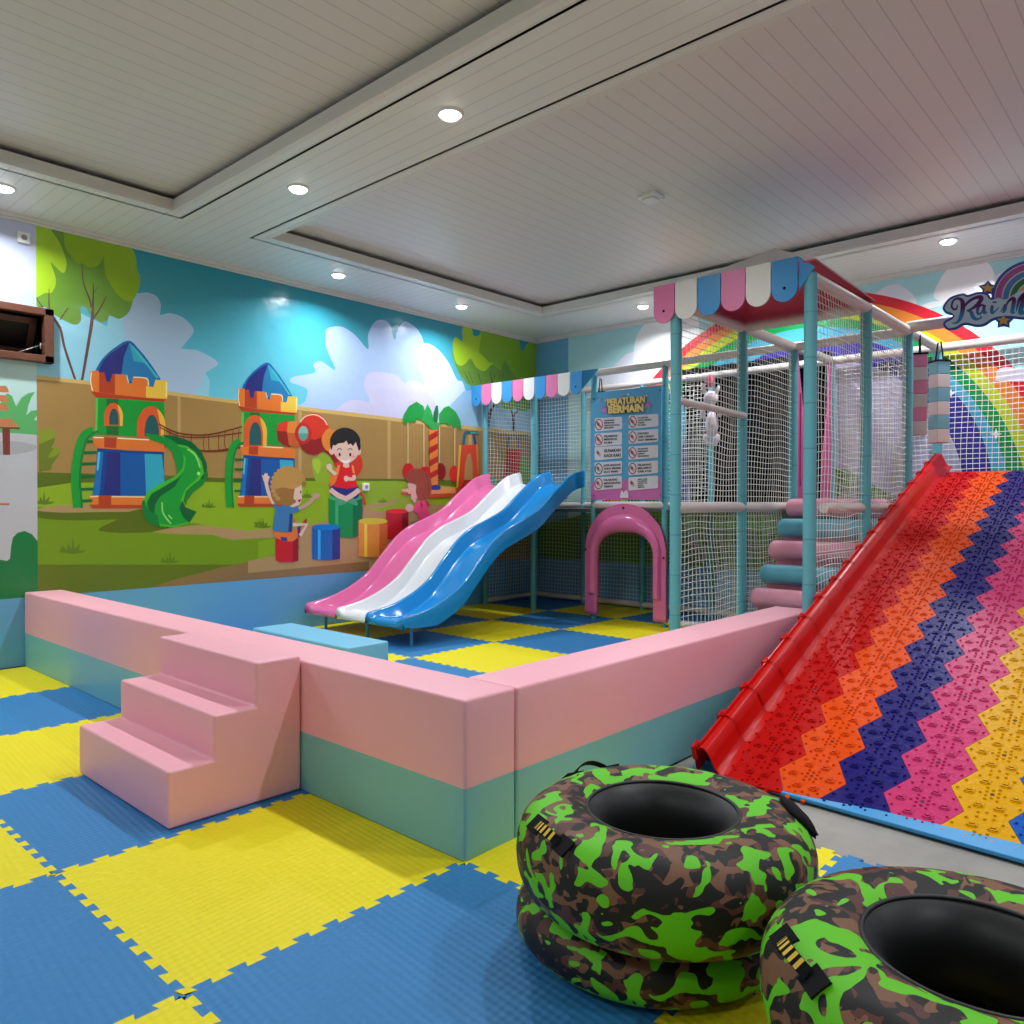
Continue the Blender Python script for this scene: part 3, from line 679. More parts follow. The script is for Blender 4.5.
# ------------------------------------------------------------------ downlights
LENS = mat('lit_lens', (255, 255, 255), emit=9.0)
RING = mat('downlight_ring', (235, 235, 235), rough=.3)
LP = [(1.73, 6.63, 'round downlight over the wooden window'), (4.67, 6.63, 'round downlight near the big mural cloud, between two others'),
      (6.38, 6.60, 'round downlight above the green mural tree beside the room corner'), (3.19, 5.03, 'large looking round downlight on the border between both ceiling trays'),
      (7.80, 5.01, 'round downlight on the end border above the small striped awning'), (7.66, 1.77, 'round downlight above the rainbow name sign'),
      (7.75, 3.4, None), (3.19, 3.4, None), (3.19, 1.7, None), (3.19, 0.0, None), (7.7, .1, None), (-1.6, 6.6, None), (.1, 6.63, None), (-1.9, 3.4, None), (-1.9, .5, None), (1.5, -2.2, None), (5.0, -2.2, None)]
Bulb = None
for i, (x, y, lab) in enumerate(LP):
    if lab is None: lab = 'round downlight in the ceiling border away from the corner'
    e = empty('downlight', (x, y, ZC), lab, 'downlight', 'round ceiling downlights')
    if Bulb is None:
        m_ = MB(); n = 28
        prof = [(.060, -.001), (.062, -.010), (.072, -.012), (.080, -.006), (.081, 0)]
        m_.grid([[(r*math.cos(2*PI*k/n), r*math.sin(2*PI*k/n), z) for k in range(n)] for r, z in prof], RING, closed=True)
        rg = m_.build('ring', e, smooth=True)
        m_ = MB(); m_.grid([[(r*math.cos(2*PI*k/n), r*math.sin(2*PI*k/n), z) for k in range(n)] for r, z in ((.0605, -.004), (.060, -.014), (.052, -.024), (.035, -.031), (.014, -.0345), (.001, -.035))], LENS, closed=True); ls = m_.build('lens', e, smooth=True)
        L = bpy.data.lights.new('downlight_beam', 'AREA'); L.shape = 'DISK'; L.size = .11; L.energy = 24.5; L.color = (.93, .97, 1.0); L.spread = math.radians(152)
        Bulb = (rg, ls, L)
    else:
        for s_ in Bulb[:2]:
            c = s_.copy(); COL.objects.link(c); c.parent = e
    lo = bpy.data.objects.new('downlight_beam', Bulb[2]); COL.objects.link(lo); lo.parent = e; lo.location = (0, 0, -.037)
mb = MB(); mb.box((5.26, 3.28, ZC+.105), (5.42, 3.44, ZC+.135), RING); mb.box((5.285, 3.305, ZC+.085), (5.395, 3.415, ZC+.106), RING)
o = tag(mb.build('ceiling_sensor', bevel=.008), 'small square white plastic unit fixed under the large ceiling tray', 'ceiling unit')

# ------------------------------------------------------------------ foam puzzle mats
def edge_path(n, h=.013):
    pts = []
    for k in range(n):
        for t, o in ((0, -h), (.30, -h), (.22, h), (.78, h), (.70, -h)): pts.append(((k+t)/n, o))
    return pts
def puzzle(x0, x1, y0, y1, m, l0=True, teeth=(1, 1, 1, 1)):
    out = []
    def seg(a, b, ax, on):
        L = abs(b-a); n = max(1, round(L/.1)); e = edge_path(n)
        return e if on else [(0, 0)]
    # bottom y0 (x up), right x1 (y up), top y1 (x down), left x0 (y down)
    for t, o in seg(x0, x1, 0, teeth[0]): out.append((x0+(x1-x0)*t, y0+o))
    for t, o in seg(y0, y1, 1, teeth[1]): out.append((x1+o, y0+(y1-y0)*t))
    for t, o in [(1, 0)] if not teeth[2] else [(1, -.013)]+edge_path(max(1, round((x1-x0)/.1)))[::-1][:-1]: out.append((x0+(x1-x0)*t, y1+o))
    for t, o in [(1, 0)] if not teeth[3] else [(1, -.013)]+edge_path(max(1, round((y1-y0)/.1)))[::-1][:-1]: out.append((x0+o, y0+(y1-y0)*t))
    mb = MB(); mb.prism(out, -.012, 0, m)
    return mb
OL = {(0, 4): 'yellow mat touching the blue wall band at the far end of the barrier', (0, 3): 'blue mat second from the wall beside the long barrier', (0, 2): 'yellow mat just behind the pink foam steps',
      (0, 1): 'blue mat under the pink foam steps', (0, 0): 'large looking yellow mat in front of the steps and the barrier corner', (0, -1): 'blue mat cornering the barrier end beside the stacked tubes',
      (1, -1): 'yellow mat under the stacked camouflage tubes', (1, -2): 'blue mat between the tubes at the edge of the bare concrete', (-1, 1): 'yellow mat left of the blue mat that carries the foam steps',
      (-1, 0): 'blue mat diagonal to the foam steps at the left edge of the photo', (-1, 2): 'blue mat two columns out from the barrier beyond the steps', (-1, 3): 'yellow mat two columns out from the barrier near the wall',
      (-1, -1): 'yellow mat nearest the viewer in front of the blue corner mat', (-1, 4): 'blue mat two columns out from the barrier touching the wall', (0, -2): 'yellow mat nearest the viewer below the front tubes',
      (1, -3): 'yellow mat under the nearer right tube', (0, -3): 'blue mat at the bottom edge below the right tube', (-2, 0): 'yellow mat cut by the left edge of the photo'}
def inframe(x0, x1, y0, y1):
    for i in range(9):
        for j in range(9):
            v = Vector((x0+(x1-x0)*i/8, y0+(y1-y0)*j/8, -H)); d = v.dot(Fw)
            if d > .1:
                px = 512+FPX*v.dot(R2)/d; py = 512-FPX*v.dot(U2)/d
                if -20 < px < 1044 and -20 < py < 1044: return True
    return False
P = 1.015
XE = {-3: -2.17, -2: -1.13, -1: -.09, 0: .95, 1: 1.998, 2: 3.01}
for i in range(-3, 2):
    for j in range(-4, 5):
        x0 = XE[i]; x9 = XE[i+1]; y0 = 2.06+j*P
        if i == 1 and j >= 0: continue
        if not inframe(x0, x9, y0, y0+P): continue
        yel = (i+j) % 2 == 0
        tx1 = x9; ty1 = min(y0+P, YW)
        tt = (1, 1 if (i < 0 or (i == 0 and j < 0) or i == 1) else 0, 0 if (j == 4 or (i == 1 and j == -1)) else 1, 1)
        o = puzzle(x0, tx1, y0, ty1, YMAT if yel else BMAT, teeth=tt).build('puzzle_mat')
        tag(o, OL.get((i, j), ('yellow' if yel else 'blue')+' mat of the outer floor %s' % ('near the viewer' if j < 0 else 'at the left edge of the photo')).replace(' mat', ' foam puzzle mat', 1), 'foam mat', 'foam puzzle mats outside the barrier')
IL = {(4, 0): 'blue mat around the post before the crawl arch', (3, 0): 'yellow mat beside the blue slide in front of the frame posts', (3, -1): 'blue mat before the crawl arch, between two yellow mats',
      (4, -1): 'yellow mat in the mouth of the crawl arch', (4, 1): 'yellow mat under the deck below the slide top', (5, 0): 'yellow mat behind the crawl arch posts under the deck', (5, 1): 'dark shaded blue mat in the rear corner under the deck',
      (2, 0): 'blue mat under the end of the blue slide lane', (2, -1): 'yellow mat between barrier and slide beside the light blue block', (1, -1): 'blue mat behind the barrier corner', (5, -1): 'blue mat behind the crawl arch under the deck',
      (3, 1): 'shaded blue mat under the white slide lane', (2, 1): 'yellow mat under the end of the white slide lane', (1, 0): 'yellow mat beside the light blue foam block', (4, -2): 'blue mat beside the foot of the net wall',
      (3, -2): 'yellow mat along the long barrier beside the net wall', (1, 1): 'blue mat hidden behind the light blue foam block', (2, -2): 'blue mat along the long barrier halfway to the net wall', (5, -2): 'yellow mat inside the netted stair bay',
      (1, -2): 'yellow mat just inside the barrier corner', (0, -1): 'blue one beside corner'}
ys = [2.33, 3.09, 4.10, 5.11, 6.12, 7.17]
for i in range(0, 6):
    for jj in range(0, 5):
        j = jj-3
        x0 = 2.30+1.025*i; x1 = min(x0+1.025, 8.40); y0, y1 = ys[jj], ys[jj+1]
        if i == 5 and j < -2: continue
        yel = (i+j) % 2 == 1
        lab = None if i == 0 else IL.get((i, j))
        if i == 0 or (j == -3 and i == 1): lab = ('yellow' if yel else 'blue')+' mat tucked right behind the long pink barrier, mostly hidden by it'
        if lab is None: lab = ('yellow' if yel else 'blue')+' mat strip cut narrow along the long barrier, number %d from its corner' % i if j == -3 else None
        tt = (0 if j == -3 else 1, 0 if i == 5 else 1, 0 if j == 1 else 1, 0 if i == 0 else 1)
        if j == -3 and i > 1:
            words = {2: 'along the barrier before the net bay', 3: 'along the barrier beside the net bay corner post', 4: 'at the foot of the roller stair'}
            lab = ('yellow' if yel else 'blue')+' mat cut narrow '+words.get(i, '')
        o = puzzle(x0, x1, y0, y1, YMAT if yel else BMAT, teeth=tt).build('puzzle_mat')
        tag(o, lab.replace(' mat', ' foam puzzle mat', 1), 'foam mat', 'foam puzzle mats inside the barrier')

# ------------------------------------------------------------------ foam barrier, steps and block
def foam_box(mb, a, b, m, n=(12, 3, 4), amp=.004, seed=0):
    # upholstered block with soft dents
    mb.box(a, b, m)
def banded(name, a, b, zs, label):
    e = empty(name, ((a[0]+b[0])/2, (a[1]+b[1])/2, 0), label, 'foam barrier', 'padded barrier blocks')
    for nm, z0, z1, m in (('lower_band', 0.001, zs, TEALV), ('upper_band', zs, .60, PINKV)):
        m_ = MB(); nx = max(1, int((b[0]-a[0])/.12)); ny = max(1, int((b[1]-a[1])/.12)); nz = 4
        # six gridded faces, slightly wavy
        def P_(u, v, w): return (a[0]+(b[0]-a[0])*u, a[1]+(b[1]-a[1])*v, z0+(z1-z0)*w)
        for ax, side in ((0, 0), (0, 1), (1, 0), (1, 1), (2, 0), (2, 1)):
            na, nb = {0: (ny, nz), 1: (nx, nz), 2: (nx, ny)}[ax]
            rows = []
            for i in range(na+1):
                r = []
                for j in range(nb+1):
                    s, t = i/na, j/nb
                    u, v, w = {0: (side, s, t), 1: (s, side, t), 2: (s, t, side)}[ax]
                    p = P_(u, v, w); q = list(p)
                    if ax < 2 and 0 < i < na and (0 < j < nb):
                        d = mnoise(Vector((p[0]*2.2, p[1]*2.2, p[2]*5)))*.006
                        q[ax] += d
                    r.append(tuple(q))
                rows.append(r)
            m_.grid(rows, m)
        o = m_.build(nm)
        bm = bmesh.new(); bm.from_mesh(o.data); bmesh.ops.remove_doubles(bm, verts=bm.verts, dist=1e-5); bmesh.ops.recalc_face_normals(bm, faces=bm.faces)
        zf = z1 if nm == 'upper_band' else -1
        ed = [ed for ed in bm.edges if len(ed.link_faces) == 2 and ed.calc_face_angle(0) > 1.0 and ((zf > 0 and all(abs(v.co.z-z1) < 1e-4 for v in ed.verts)) or abs(ed.verts[0].co.z-ed.verts[1].co.z) > 1e-4)]
        bmesh.ops.bevel(bm, geom=ed, offset=.014, segments=3, affect='EDGES', profile=.6)
        for f in bm.faces: f.smooth = True
        for ed in bm.edges:
            if len(ed.link_faces) == 2 and ed.calc_face_angle(0) > math.radians(50): ed.smooth = False
        bm.to_mesh(o.data); bm.free(); keep(o, e)
    return e
banded('foam_barrier', (2.0, 2.05), (2.28, 7.17), .27, 'long pink and teal padded barrier running from the mural wall past the steps')
banded('foam_barrier', (2.283, 2.045), (5.36, 2.325), .27, 'pink and teal padded barrier running from the corner to the red ramp edge')
e = empty('foam_steps', (1.7, 3.6, 0), 'pink padded three-step block against the long barrier', 'foam steps')
mb = MB()
prof = [(1.38, .002), (1.996, .002), (1.996, .625), (1.77, .625), (1.77, .43), (1.575, .43), (1.575, .24), (1.38, .24)]
T = Matrix(((1, 0, 0, 0), (0, 0, 1, 0), (0, 1, 0, 0), (0, 0, 0, 1)))
mb.prism(prof, 3.13, 4.12, PINKV, T); keep(mb.build('step_body', bevel=.013), e)
o = MB(); o.box((3.29, 4.56, .002), (3.66, 5.88, .30), BLUEV)
tag(o.build('foam_block', bevel=.014), 'long light blue padded block lying behind the long barrier near the slide', 'foam block')

# ------------------------------------------------------------------ play frame
PX = [5.14, 6.24, 7.32, 8.3]; YA, YB = 2.0, 3.01
pf = empty('play_frame', (6.8, 4.2, 0), 'netted indoor climbing frame with teal padded posts and white padded rails', 'climbing frame')
def post(x, y, z0=0, z1=2.85, r=.042):
    m_ = MB(); m_.tube([(x, y, z0), (x, y, z1)], r, TEAL, 16); keep(m_.build('post', autosm=True), pf)
for x in PX: post(x, YA)
for x in PX: post(x, YB)
for y in (4.39, 5.33, 6.25, 7.08): post(7.28, y, r=.036)
for y in (4.39, 5.33, 6.25, 7.08): post(8.3, y, r=.036)
post(8.3, .9, 0, 2.85); post(8.3, -.1, 0, 2.85)
def rail(a, b, r=.043, nm='rail', m=None):
    m_ = MB(); n = 6; a = Vector(a); b = Vector(b)
    m_.tube([a+(b-a)*i/n for i in range(n+1)], r, m or WPIPE, 14); keep(m_.build(nm, autosm=True), pf)
ZT = 2.83
for y in (YA, YB):
    for i in range(3): rail((PX[i], y, ZT), (PX[i+1], y, ZT))
for x in PX[1:]: rail((x, YA, ZT), (x, YB, ZT))
rail((5.14, YA, ZT), (5.14, YB, ZT), .035)
ysq = [3.01, 4.39, 5.33, 6.25, 7.08]
for a, b in zip(ysq, ysq[1:]):
    rail((7.28, a, ZT), (7.28, b, ZT), .04); rail((8.3, a, ZT), (8.3, b, ZT), .04); rail((8.3, a, .06), (8.3, b, .06), .035); rail((8.3, a, 1.31), (8.3, b, 1.31), .035)
rail((7.28, 7.08, ZT), (8.3, 7.08, ZT), .04); rail((7.28, 7.08, .06), (8.3, 7.08, .06), .035)
rail((8.3, YA, ZT), (8.3, .9, ZT)); rail((8.3, .9, ZT), (8.3, -.1, ZT))
rail((7.30, YA, 2.86), (7.30, 1.55, 2.86), .05)
rail((7.28, 4.39, 1.31), (7.28, 5.33, 1.31), .04)
for i in range(2): rail((PX[i], YB, 1.30), (PX[i+1], YB, 1.30), .043)
rail((PX[0], YB-.02, 2.10), (PX[1], YB-.02, 2.08), .028)
for i in range(1, 3): rail((PX[i-1]+.3*(i == 1), YA+.02, 1.30), (PX[i], YA+.02, 1.30), .035)
# lower rails near the far floor behind the stair bay
rail((7.28, 3.01, .06), (7.28, 4.39, .06), .035)
DECK = mat('grey_deck_vinyl', (82, 88, 96), rough=.6)
m_ = MB(); m_.box((7.26, 1.98, 1.23), (8.34, 7.10, 1.27), DECK); m_.box((6.98, 2.05, 1.17), (7.24, 2.97, 1.27), DECK)
keep(m_.build('deck', bevel=.01), pf)
def net(name, o, u, v, W, Hh, step=.05, r=.0027, bulge=.03, seed=0, irr=.3, nm=NETW):
    o, u, v = Vector(o), Vector(u), Vector(v); nrm = u.cross(v); rnd = random.Random(seed)
    nu, nv = int(W/step), int(Hh/step); m_ = MB(); ph = rnd.random()*9
    def pt(s, t):
        d = math.sin(PI*s/W)*math.sin(PI*t/Hh)*bulge
        w = mnoise(Vector((s*1.7+ph, t*1.3, seed)))
        w2 = mnoise(Vector((s*1.9, t*1.5+ph, seed+5)))
        edge = min(1, 8*min(s, W-s)/W)*min(1, 8*min(t, Hh-t)/Hh)
        return o+u*(s+w*step*irr*2.2*edge)+v*(t+w2*step*irr*2.2*edge)+nrm*(d+w*.02*edge)
    k = 10
    for i in range(nu+1):
        s = min(W, i*W/nu+rnd.uniform(-1, 1)*step*irr*.22*(0 < i < nu)); m_.tube([pt(s, Hh*j/k) for j in range(k+1)], r, nm, 3, cap=False)
    for j in range(nv+1):
        t = min(Hh, j*Hh/nv+rnd.uniform(-1, 1)*step*irr*.22*(0 < j < nv)); m_.tube([pt(W*i/k, t) for i in range(k+1)], r, nm, 3, cap=False)
    o_ = keep(m_.build(name), pf); o_['label'] = 'white knotted safety net panel'
X_, Y_, Z_ = (1, 0, 0), (0, 1, 0), (0, 0, 1)
for i in range(2):
    net('net', (PX[i]+.03, YB, 1.34), X_, Z_, PX[i+1]-PX[i]-.06, 1.46, seed=i, irr=.35)
    net('net', (PX[i]+.03, YB, .04), X_, Z_, PX[i+1]-PX[i]-.06, 1.24, seed=i+10, irr=.35)
    net('net', (PX[i]+.03, YA, 1.0 if i == 0 else 1.0), X_, Z_, PX[i+1]-PX[i]-.06, 1.79, seed=i+20, irr=.35)
net('net', (PX[0]+.03, YA, .05), X_, Z_, 1.04, .93, seed=31, irr=.5)
net('net', (8.3, YA, 1.35), Y_, Z_, YB-YA, 1.46, seed=40, r=.0028)
net('net', (8.3, -.1, 1.5), Y_, Z_, 2.05, 1.3, seed=41, step=.05, r=.0028, irr=.3)
net('net', (7.31, 7.08, .08), X_, Z_, .97, 2.7, seed=42, r=.003)
for k, (a, b) in enumerate(zip(ysq, ysq[1:])): net('net', (8.3, a+.03, .08), Y_, Z_, b-a-.06, 1.15 if k == 0 else 2.7, seed=50+k, r=.003)

# crawl arch
def arch():
    e = empty('crawl_arch', (7.24, 4.84, 0), 'pink moulded plastic crawl-through arch below the rules board', 'crawl arch')
    cy, R_, zc = 4.865, .535, .79
    prof = [(0, -.02), (0, .018), (.060, .02), (.062, .034), (.080, .056), (.115, .062), (.142, .048), (.160, .012), (.166, -.03)]
    flat = [(0, -.02), (0, .018), (.062, .02), (.070, .02), (.088, .02), (.115, .02), (.142, .02), (.160, .012), (.166, -.02)]
    path = []
    for z in (.06, .10, .2, .27, .285, .31, .36, .5, .65): path.append(('L', z))
    for k in range(21): path.append(('A', PI-k*PI/20))
    for z in (.65, .5, .36, .31, .285, .27, .2, .10, .06): path.append(('Rr', z))
    rows = []
    for kind, t in path:
        z = t if kind != 'A' else 1
        mixf = 0 if (kind != 'A' and z < .28) else (min(1, (z-.28)/.03) if kind != 'A' else 1)
        row = []
        for (w, d), (_, df) in zip(prof, flat):
            dd = df+(d-df)*mixf
            if kind == 'L': y, zz = cy+R_-w, t
            elif kind == 'Rr': y, zz = cy-R_+w, t
            else:
                w *= 1+.95*max(0, math.sin(t))**1.5; y = cy-(R_-w)*math.cos(t); zz = zc+(R_-w)*math.sin(t)
            row.append((7.22-dd, y, zz))
        rows.append(row)
    # the arc runs from the left leg over the top to the right leg
    m_ = MB(); m_.grid(rows, PINKP)
    o = m_.build('arch_shell', autosm=True); s = o.modifiers.new('thick', 'SOLIDIFY'); s.thickness = .006; keep(o, e)
    for y, z in ((4.865, 1.28), (cy+R_-.02, .80), (cy-R_+.02, .75)):
        m_ = MB(); m_.prism(ell(0, 0, .012, .012, 10), 0, .008, BLACK, Matrix.Translation((7.19, y, z)) @ Matrix.Rotation(-PI/2, 4, 'Y')); keep(m_.build('screw'), e)
arch()

# rules board
def text_mesh(s, size, bold=0.0):
    cu = bpy.data.curves.new('t', 'FONT'); cu.body = s; cu.size = size; cu.offset = bold; cu.align_x = 'LEFT'; cu.resolution_u = 2
    ob = bpy.data.objects.new('t', cu); COL.objects.link(ob)
    dg = bpy.context.evaluated_depsgraph_get(); me = bpy.data.meshes.new_from_object(ob.evaluated_get(dg))
    vs = [v.co.copy() for v in me.vertices]; fs = [tuple(p.vertices) for p in me.polygons]
    bpy.data.objects.remove(ob); bpy.data.curves.remove(cu); bpy.data.meshes.remove(me)
    return vs, fs
e = empty('rules_board', (7.19, 4.85, 1.37), 'blue and pink printed play rules board hung above the crawl arch', 'sign board')
SX = 7.19
m_ = MB(); m_.box((SX, 4.385, 1.37), (SX+.02, 5.31, 2.59), mat('board_blue', (80, 160, 205), rough=.35)); o = keep(m_.build('board'), e)
S = Art('X', SX, -1, (4.386, 5.309, 1.371, 2.589), step=.00012)
S.zoom(588, 440, 12.8)
def sp(name, col): return mat(name, col, rough=.4)
PK = sp('board_pink', (205, 105, 175)); CARD = sp('card_grey', (214, 208, 220)); RED = sp('board_red', (165, 28, 40)); YEL = sp('title_gold', (232, 200, 110)); DK = sp('print_dark', (30, 28, 36)); WH = sp('print_white', (225, 215, 230))
S.poly(PK, [(40, 550), (80, 530), (200, 620), (440, 600), (440, 520), (480, 505), (520, 530), (560, 600), (880, 600), (905, 480), (970, 470), (970, 800), (40, 800)])
def flush(nm):
    if S.mb.f: keep(S.mb.build(nm), e)
    S.mb = MB()
flush('printed_ground')
def card(x, y, zx, zy, icon, lines):
    S.zoom(588, zy, 12.8)
    w, h = 350 if x < 300 else 380, 160
    sl = -.06
    q = [(x, y+10), (x+12, y), (x+w-14, y+w*sl), (x+w, y+w*sl+14), (x+w, y+w*sl+h-12), (x+w-12, y+w*sl*.9+h), (x+14, y+h+8), (x, y+h-4)]
    S.poly(CARD, q)
    cx, cy = x+52, y+h/2
    if icon != 'plain':
        S.ell(RED if icon != 'blue' else sp('icon_navy', (40, 50, 90)), cx, cy, 52, 74, n=18); S.ell(CARD, cx, cy, 40, 60, n=18)
    for k, c in enumerate(((190, 90, 60), (60, 70, 100), (215, 160, 110))): S.ell(sp('icon_%d' % k, c), cx-16+k*14, cy-14+k*16, 15, 24, n=10)
    if icon == 'ban': S.line(RED, [(cx-34, cy-44), (cx+34, cy+44)], 12, False)
    n = len(lines)
    for k, tx in enumerate(lines):
        vs, fs = text_mesh(tx, 1.0, .045)
        wx = max(v.x for v in vs); hh = 112/n; sx = min(1.0*hh*.95, (w-135)/max(wx, .1)); yy = y+28+hh*(k+.85)*1.12-10
        d = SX-.0045-.0003*S.n*0
        out = []
        for v in vs:
            px = x+118+v.x*sx; py = yy-v.y*hh*.95+(px-x)*sl*.8
            a, b = S.to((px, py)); out.append((SX-.001-.00012*(S.n+2), a, b))
        S.mb.add(out, fs, DK)
    flush('rule_card')
LN = [['DILARANG', 'MEMBAWA', 'MAKANAN DAN', 'MINUMAN'], ['DILARANG', 'MEROKOK', 'DI SINI'], ['GUNAKAN', 'KAOS KAKI'], ['JAGA BARANG', 'ANDA SENDIRI', 'SAAT MAIN'], ['DILARANG', 'MENDORONG', 'TEMAN']]
RN = [['DILARANG', 'BAWA BENDA', 'TAJAM', 'KE AREA'], ['JANGAN', 'LARI LARIAN', 'SAAT BERMAIN'], ['DILARANG', 'MEMANJAT', 'JARING', 'PENGAMAN'], ['DILARANG', 'MELOMPAT', 'DARI ATAS'], ['ANAK WAJIB', 'DIDAMPINGI', 'ORANG TUA', 'SELAMA', 'BERMAIN']]
for k in range(5):
    yl = [(490, 380), (685, 380), (92, 440), (290, 440), (478, 440)][k]; yr = [(455, 380), (650, 380), (85, 440), (285, 440), (478, 440)][k]
    card(88, yl[0], 0, yl[1], ['ban', 'ban', 'plain', 'blue', 'ring'][k], LN[k]); card(522, yr[0], 0, yr[1], ['ban', 'ring', 'ban', 'ring', 'plain'][k], RN[k])
S.zoom(588, 380, 12.8)
def star(cx, cy, r, c, rot=0):
    S.poly(c, [(cx+(r if k % 2 == 0 else r*.45)*math.sin(math.radians(36*k+rot)), cy-(r if k % 2 == 0 else r*.45)*math.cos(math.radians(36*k+rot))) for k in range(10)])
star(212, 385, 52, PK, -10); star(770, 322, 56, PK, 8); star(170, 253, 20, PK); star(448, 208, 18, PK); star(826, 257, 20, PK); star(232, 262, 16, WH); star(520, 186, 18, WH); star(755, 200, 16, WH)
for tx, x0, y0, x1, y1, hh in (('PERATURAN', 252, 330, 742, 285, 86), ('BERMAIN', 268, 428, 722, 400, 96)):
    vs, fs = text_mesh(tx, 1.0, .06); wx = max(v.x for v in vs); hx = max(v.y for v in vs)
    for dx, dy, m_mat, off in ((-10, 8, DK, .018), (0, 0, YEL, .0195)):
        out = []
        for v in vs:
            f = v.x/wx; px = x0+(x1-x0)*f+dx; py = y0+(y1-y0)*f-v.y/hx*hh+dy
            a, b = S.to((px, py)); out.append((SX-off, a, b))
        S.mb.add(out, fs, m_mat)
flush('title')
S.zoom(588, 440, 12.8)
S.poly(WH, [(412, 740), (420, 700), (432, 650), (450, 655), (460, 680), (480, 650), (505, 640), (522, 690), (525, 742)])
for x, y in ((78, 712), (925, 700)): S.ell(DK, x, y, 9, 9, n=8)
S.zoom(588, 380, 12.8)
for x, y in ((80, 245), (926, 132)): S.ell(DK, x, y, 10, 10, n=8)
flush('small_print')

# scalloped awnings
SCW, SCB, SCP = mat('awning_white', (226, 224, 220), rough=.35), mat('awning_blue', (48, 142, 206), rough=.35), mat('awning_pink', (222, 118, 168), rough=.35)
def scallops(e, x, y0, y1, zt, zb, cols, slope=0):
    n = len(cols); w = (y0-y1)/n
    for k, c in enumerate(cols):
        ya = y0-k*w; r = w/2*.96; cy = ya-w/2
        pts = [(cy+r, zt), (cy-r, zt)]+[(cy-r*math.cos(t*PI/10), zb+r-r*math.sin(t*PI/10)) for t in range(0, 11)]
        T = Matrix(((0, 0, 1, x), (1, 0, 0, 0), (0, 1, 0, 0), (0, 0, 0, 1)))
        m_ = MB(); m_.prism(pts, 0, .012, c, T); keep(m_.build('scallop'), e)
        if k in (0, n-1):
            m_ = MB(); m_.prism([(cy+q[0], zb+.09+q[1]) for q in ell(0, 0, .01, .01, 8)], -.004, 0, BLACK, T); keep(m_.build('screw'), e)
e = empty('scalloped_awning', (5.08, 2.6, 2.6), 'large pink, white and blue scalloped awning hung at the top of the stair bay', 'awning', 'striped awnings')
scallops(e, 5.075, 3.17, 2.06, 2.965, 2.68, [SCP, SCW, SCB, SCP, SCW, SCB])
m_ = MB(); m_.add([(5.087, 2.06, 2.965), (5.10, 1.96, 2.88), (5.087, 2.06, 2.74), (5.099, 2.06, 2.965), (5.112, 1.96, 2.88), (5.099, 2.06, 2.74)], [(0, 1, 2), (5, 4, 3), (0, 3, 4, 1), (1, 4, 5, 2), (2, 5, 3, 0)], SCB); keep(m_.build('side_flap'), e)
e = empty('scalloped_awning', (7.2, 6.3, 2.6), 'small pink, white and blue scalloped awning above the top of the triple slide', 'awning', 'striped awnings')
scallops(e, 7.10, 7.165, 5.37, 2.845, 2.58, [SCB, SCP, SCW, SCB, SCP, SCW, SCB, SCP, SCW, SCB])
m_ = MB(); m_.add([(7.105, 5.37, 2.845), (7.20, 5.22, 2.86), (7.105, 5.37, 2.64), (7.117, 5.37, 2.845), (7.212, 5.22, 2.86), (7.117, 5.37, 2.64)], [(0, 1, 2), (5, 4, 3), (0, 3, 4, 1), (1, 4, 5, 2), (2, 5, 3, 0)], SCB); keep(m_.build('side_flap'), e)
# small tent roof on the stair bay
e = empty('tent_roof', (5.7, 2.5, 2.85), 'low pointed tent roof over the stair bay with dark pink lining', 'roof')
ax, ay, az = 5.69, 2.49, 3.26
c4 = [(5.09, 3.08, 2.93), (5.09, 1.95, 2.93), (6.28, 1.95, 2.89), (6.28, 3.06, 2.89)]
LIN = mat('dark_pink_lining', (196, 62, 92), rough=.5)
for k, m in enumerate((SCW, SCP, SCB, SCB)):
    a, b = c4[k], c4[(k+1) % 4]
    m_ = MB(); m_.add([a, b, (ax, ay, az)], [(0, 1, 2)], m)
    m_.add([(a[0], a[1], a[2]-.012), (b[0], b[1], b[2]-.012), (ax, ay, az-.014)], [(0, 2, 1)], LIN)
    m_.add([a, b, (b[0], b[1], b[2]-.012), (a[0], a[1], a[2]-.012)], [(0, 1, 2, 3)], LIN)
    keep(m_.build('roof_panel'), e)

# roller stair
e = empty('roller_stair', (6.5, 2.5, 0), 'stair of alternating pink and teal padded rollers inside the net bay', 'roller stair')
PR, TR = mat('pink_roller_vinyl', (226, 148, 172), rough=.45, bump=(30, .25, .004)), mat('teal_roller_vinyl', (88, 168, 190), rough=.45, bump=(30, .25, .004))
RL = [(7.02, 1.29, PR), (6.84, 1.11, TR), (6.66, .92, PR), (6.48, .72, TR), (6.30, .53, PR), (6.12, .345, TR), (5.94, .16, PR)]
for x, z, m in RL:
    m_ = MB(); r = .085
    ys_ = [2.06, 2.065, 2.08, 2.10, 2.5, 2.89, 2.91, 2.925, 2.93]; rr = [r*.5, r*.8, r*.95, r, r, r, r*.95, r*.8, r*.5]
    m_.tube([(x, y, z) for y in ys_], rr, m, 20); keep(m_.build('roller', autosm=True), e)
for (x, z, m) in RL[:-1]:
    m_ = MB(); m_.box((x+.02, 2.09, z-.19), (x+.22, 2.90, z-.03), PR); keep(m_.build('riser'), e)

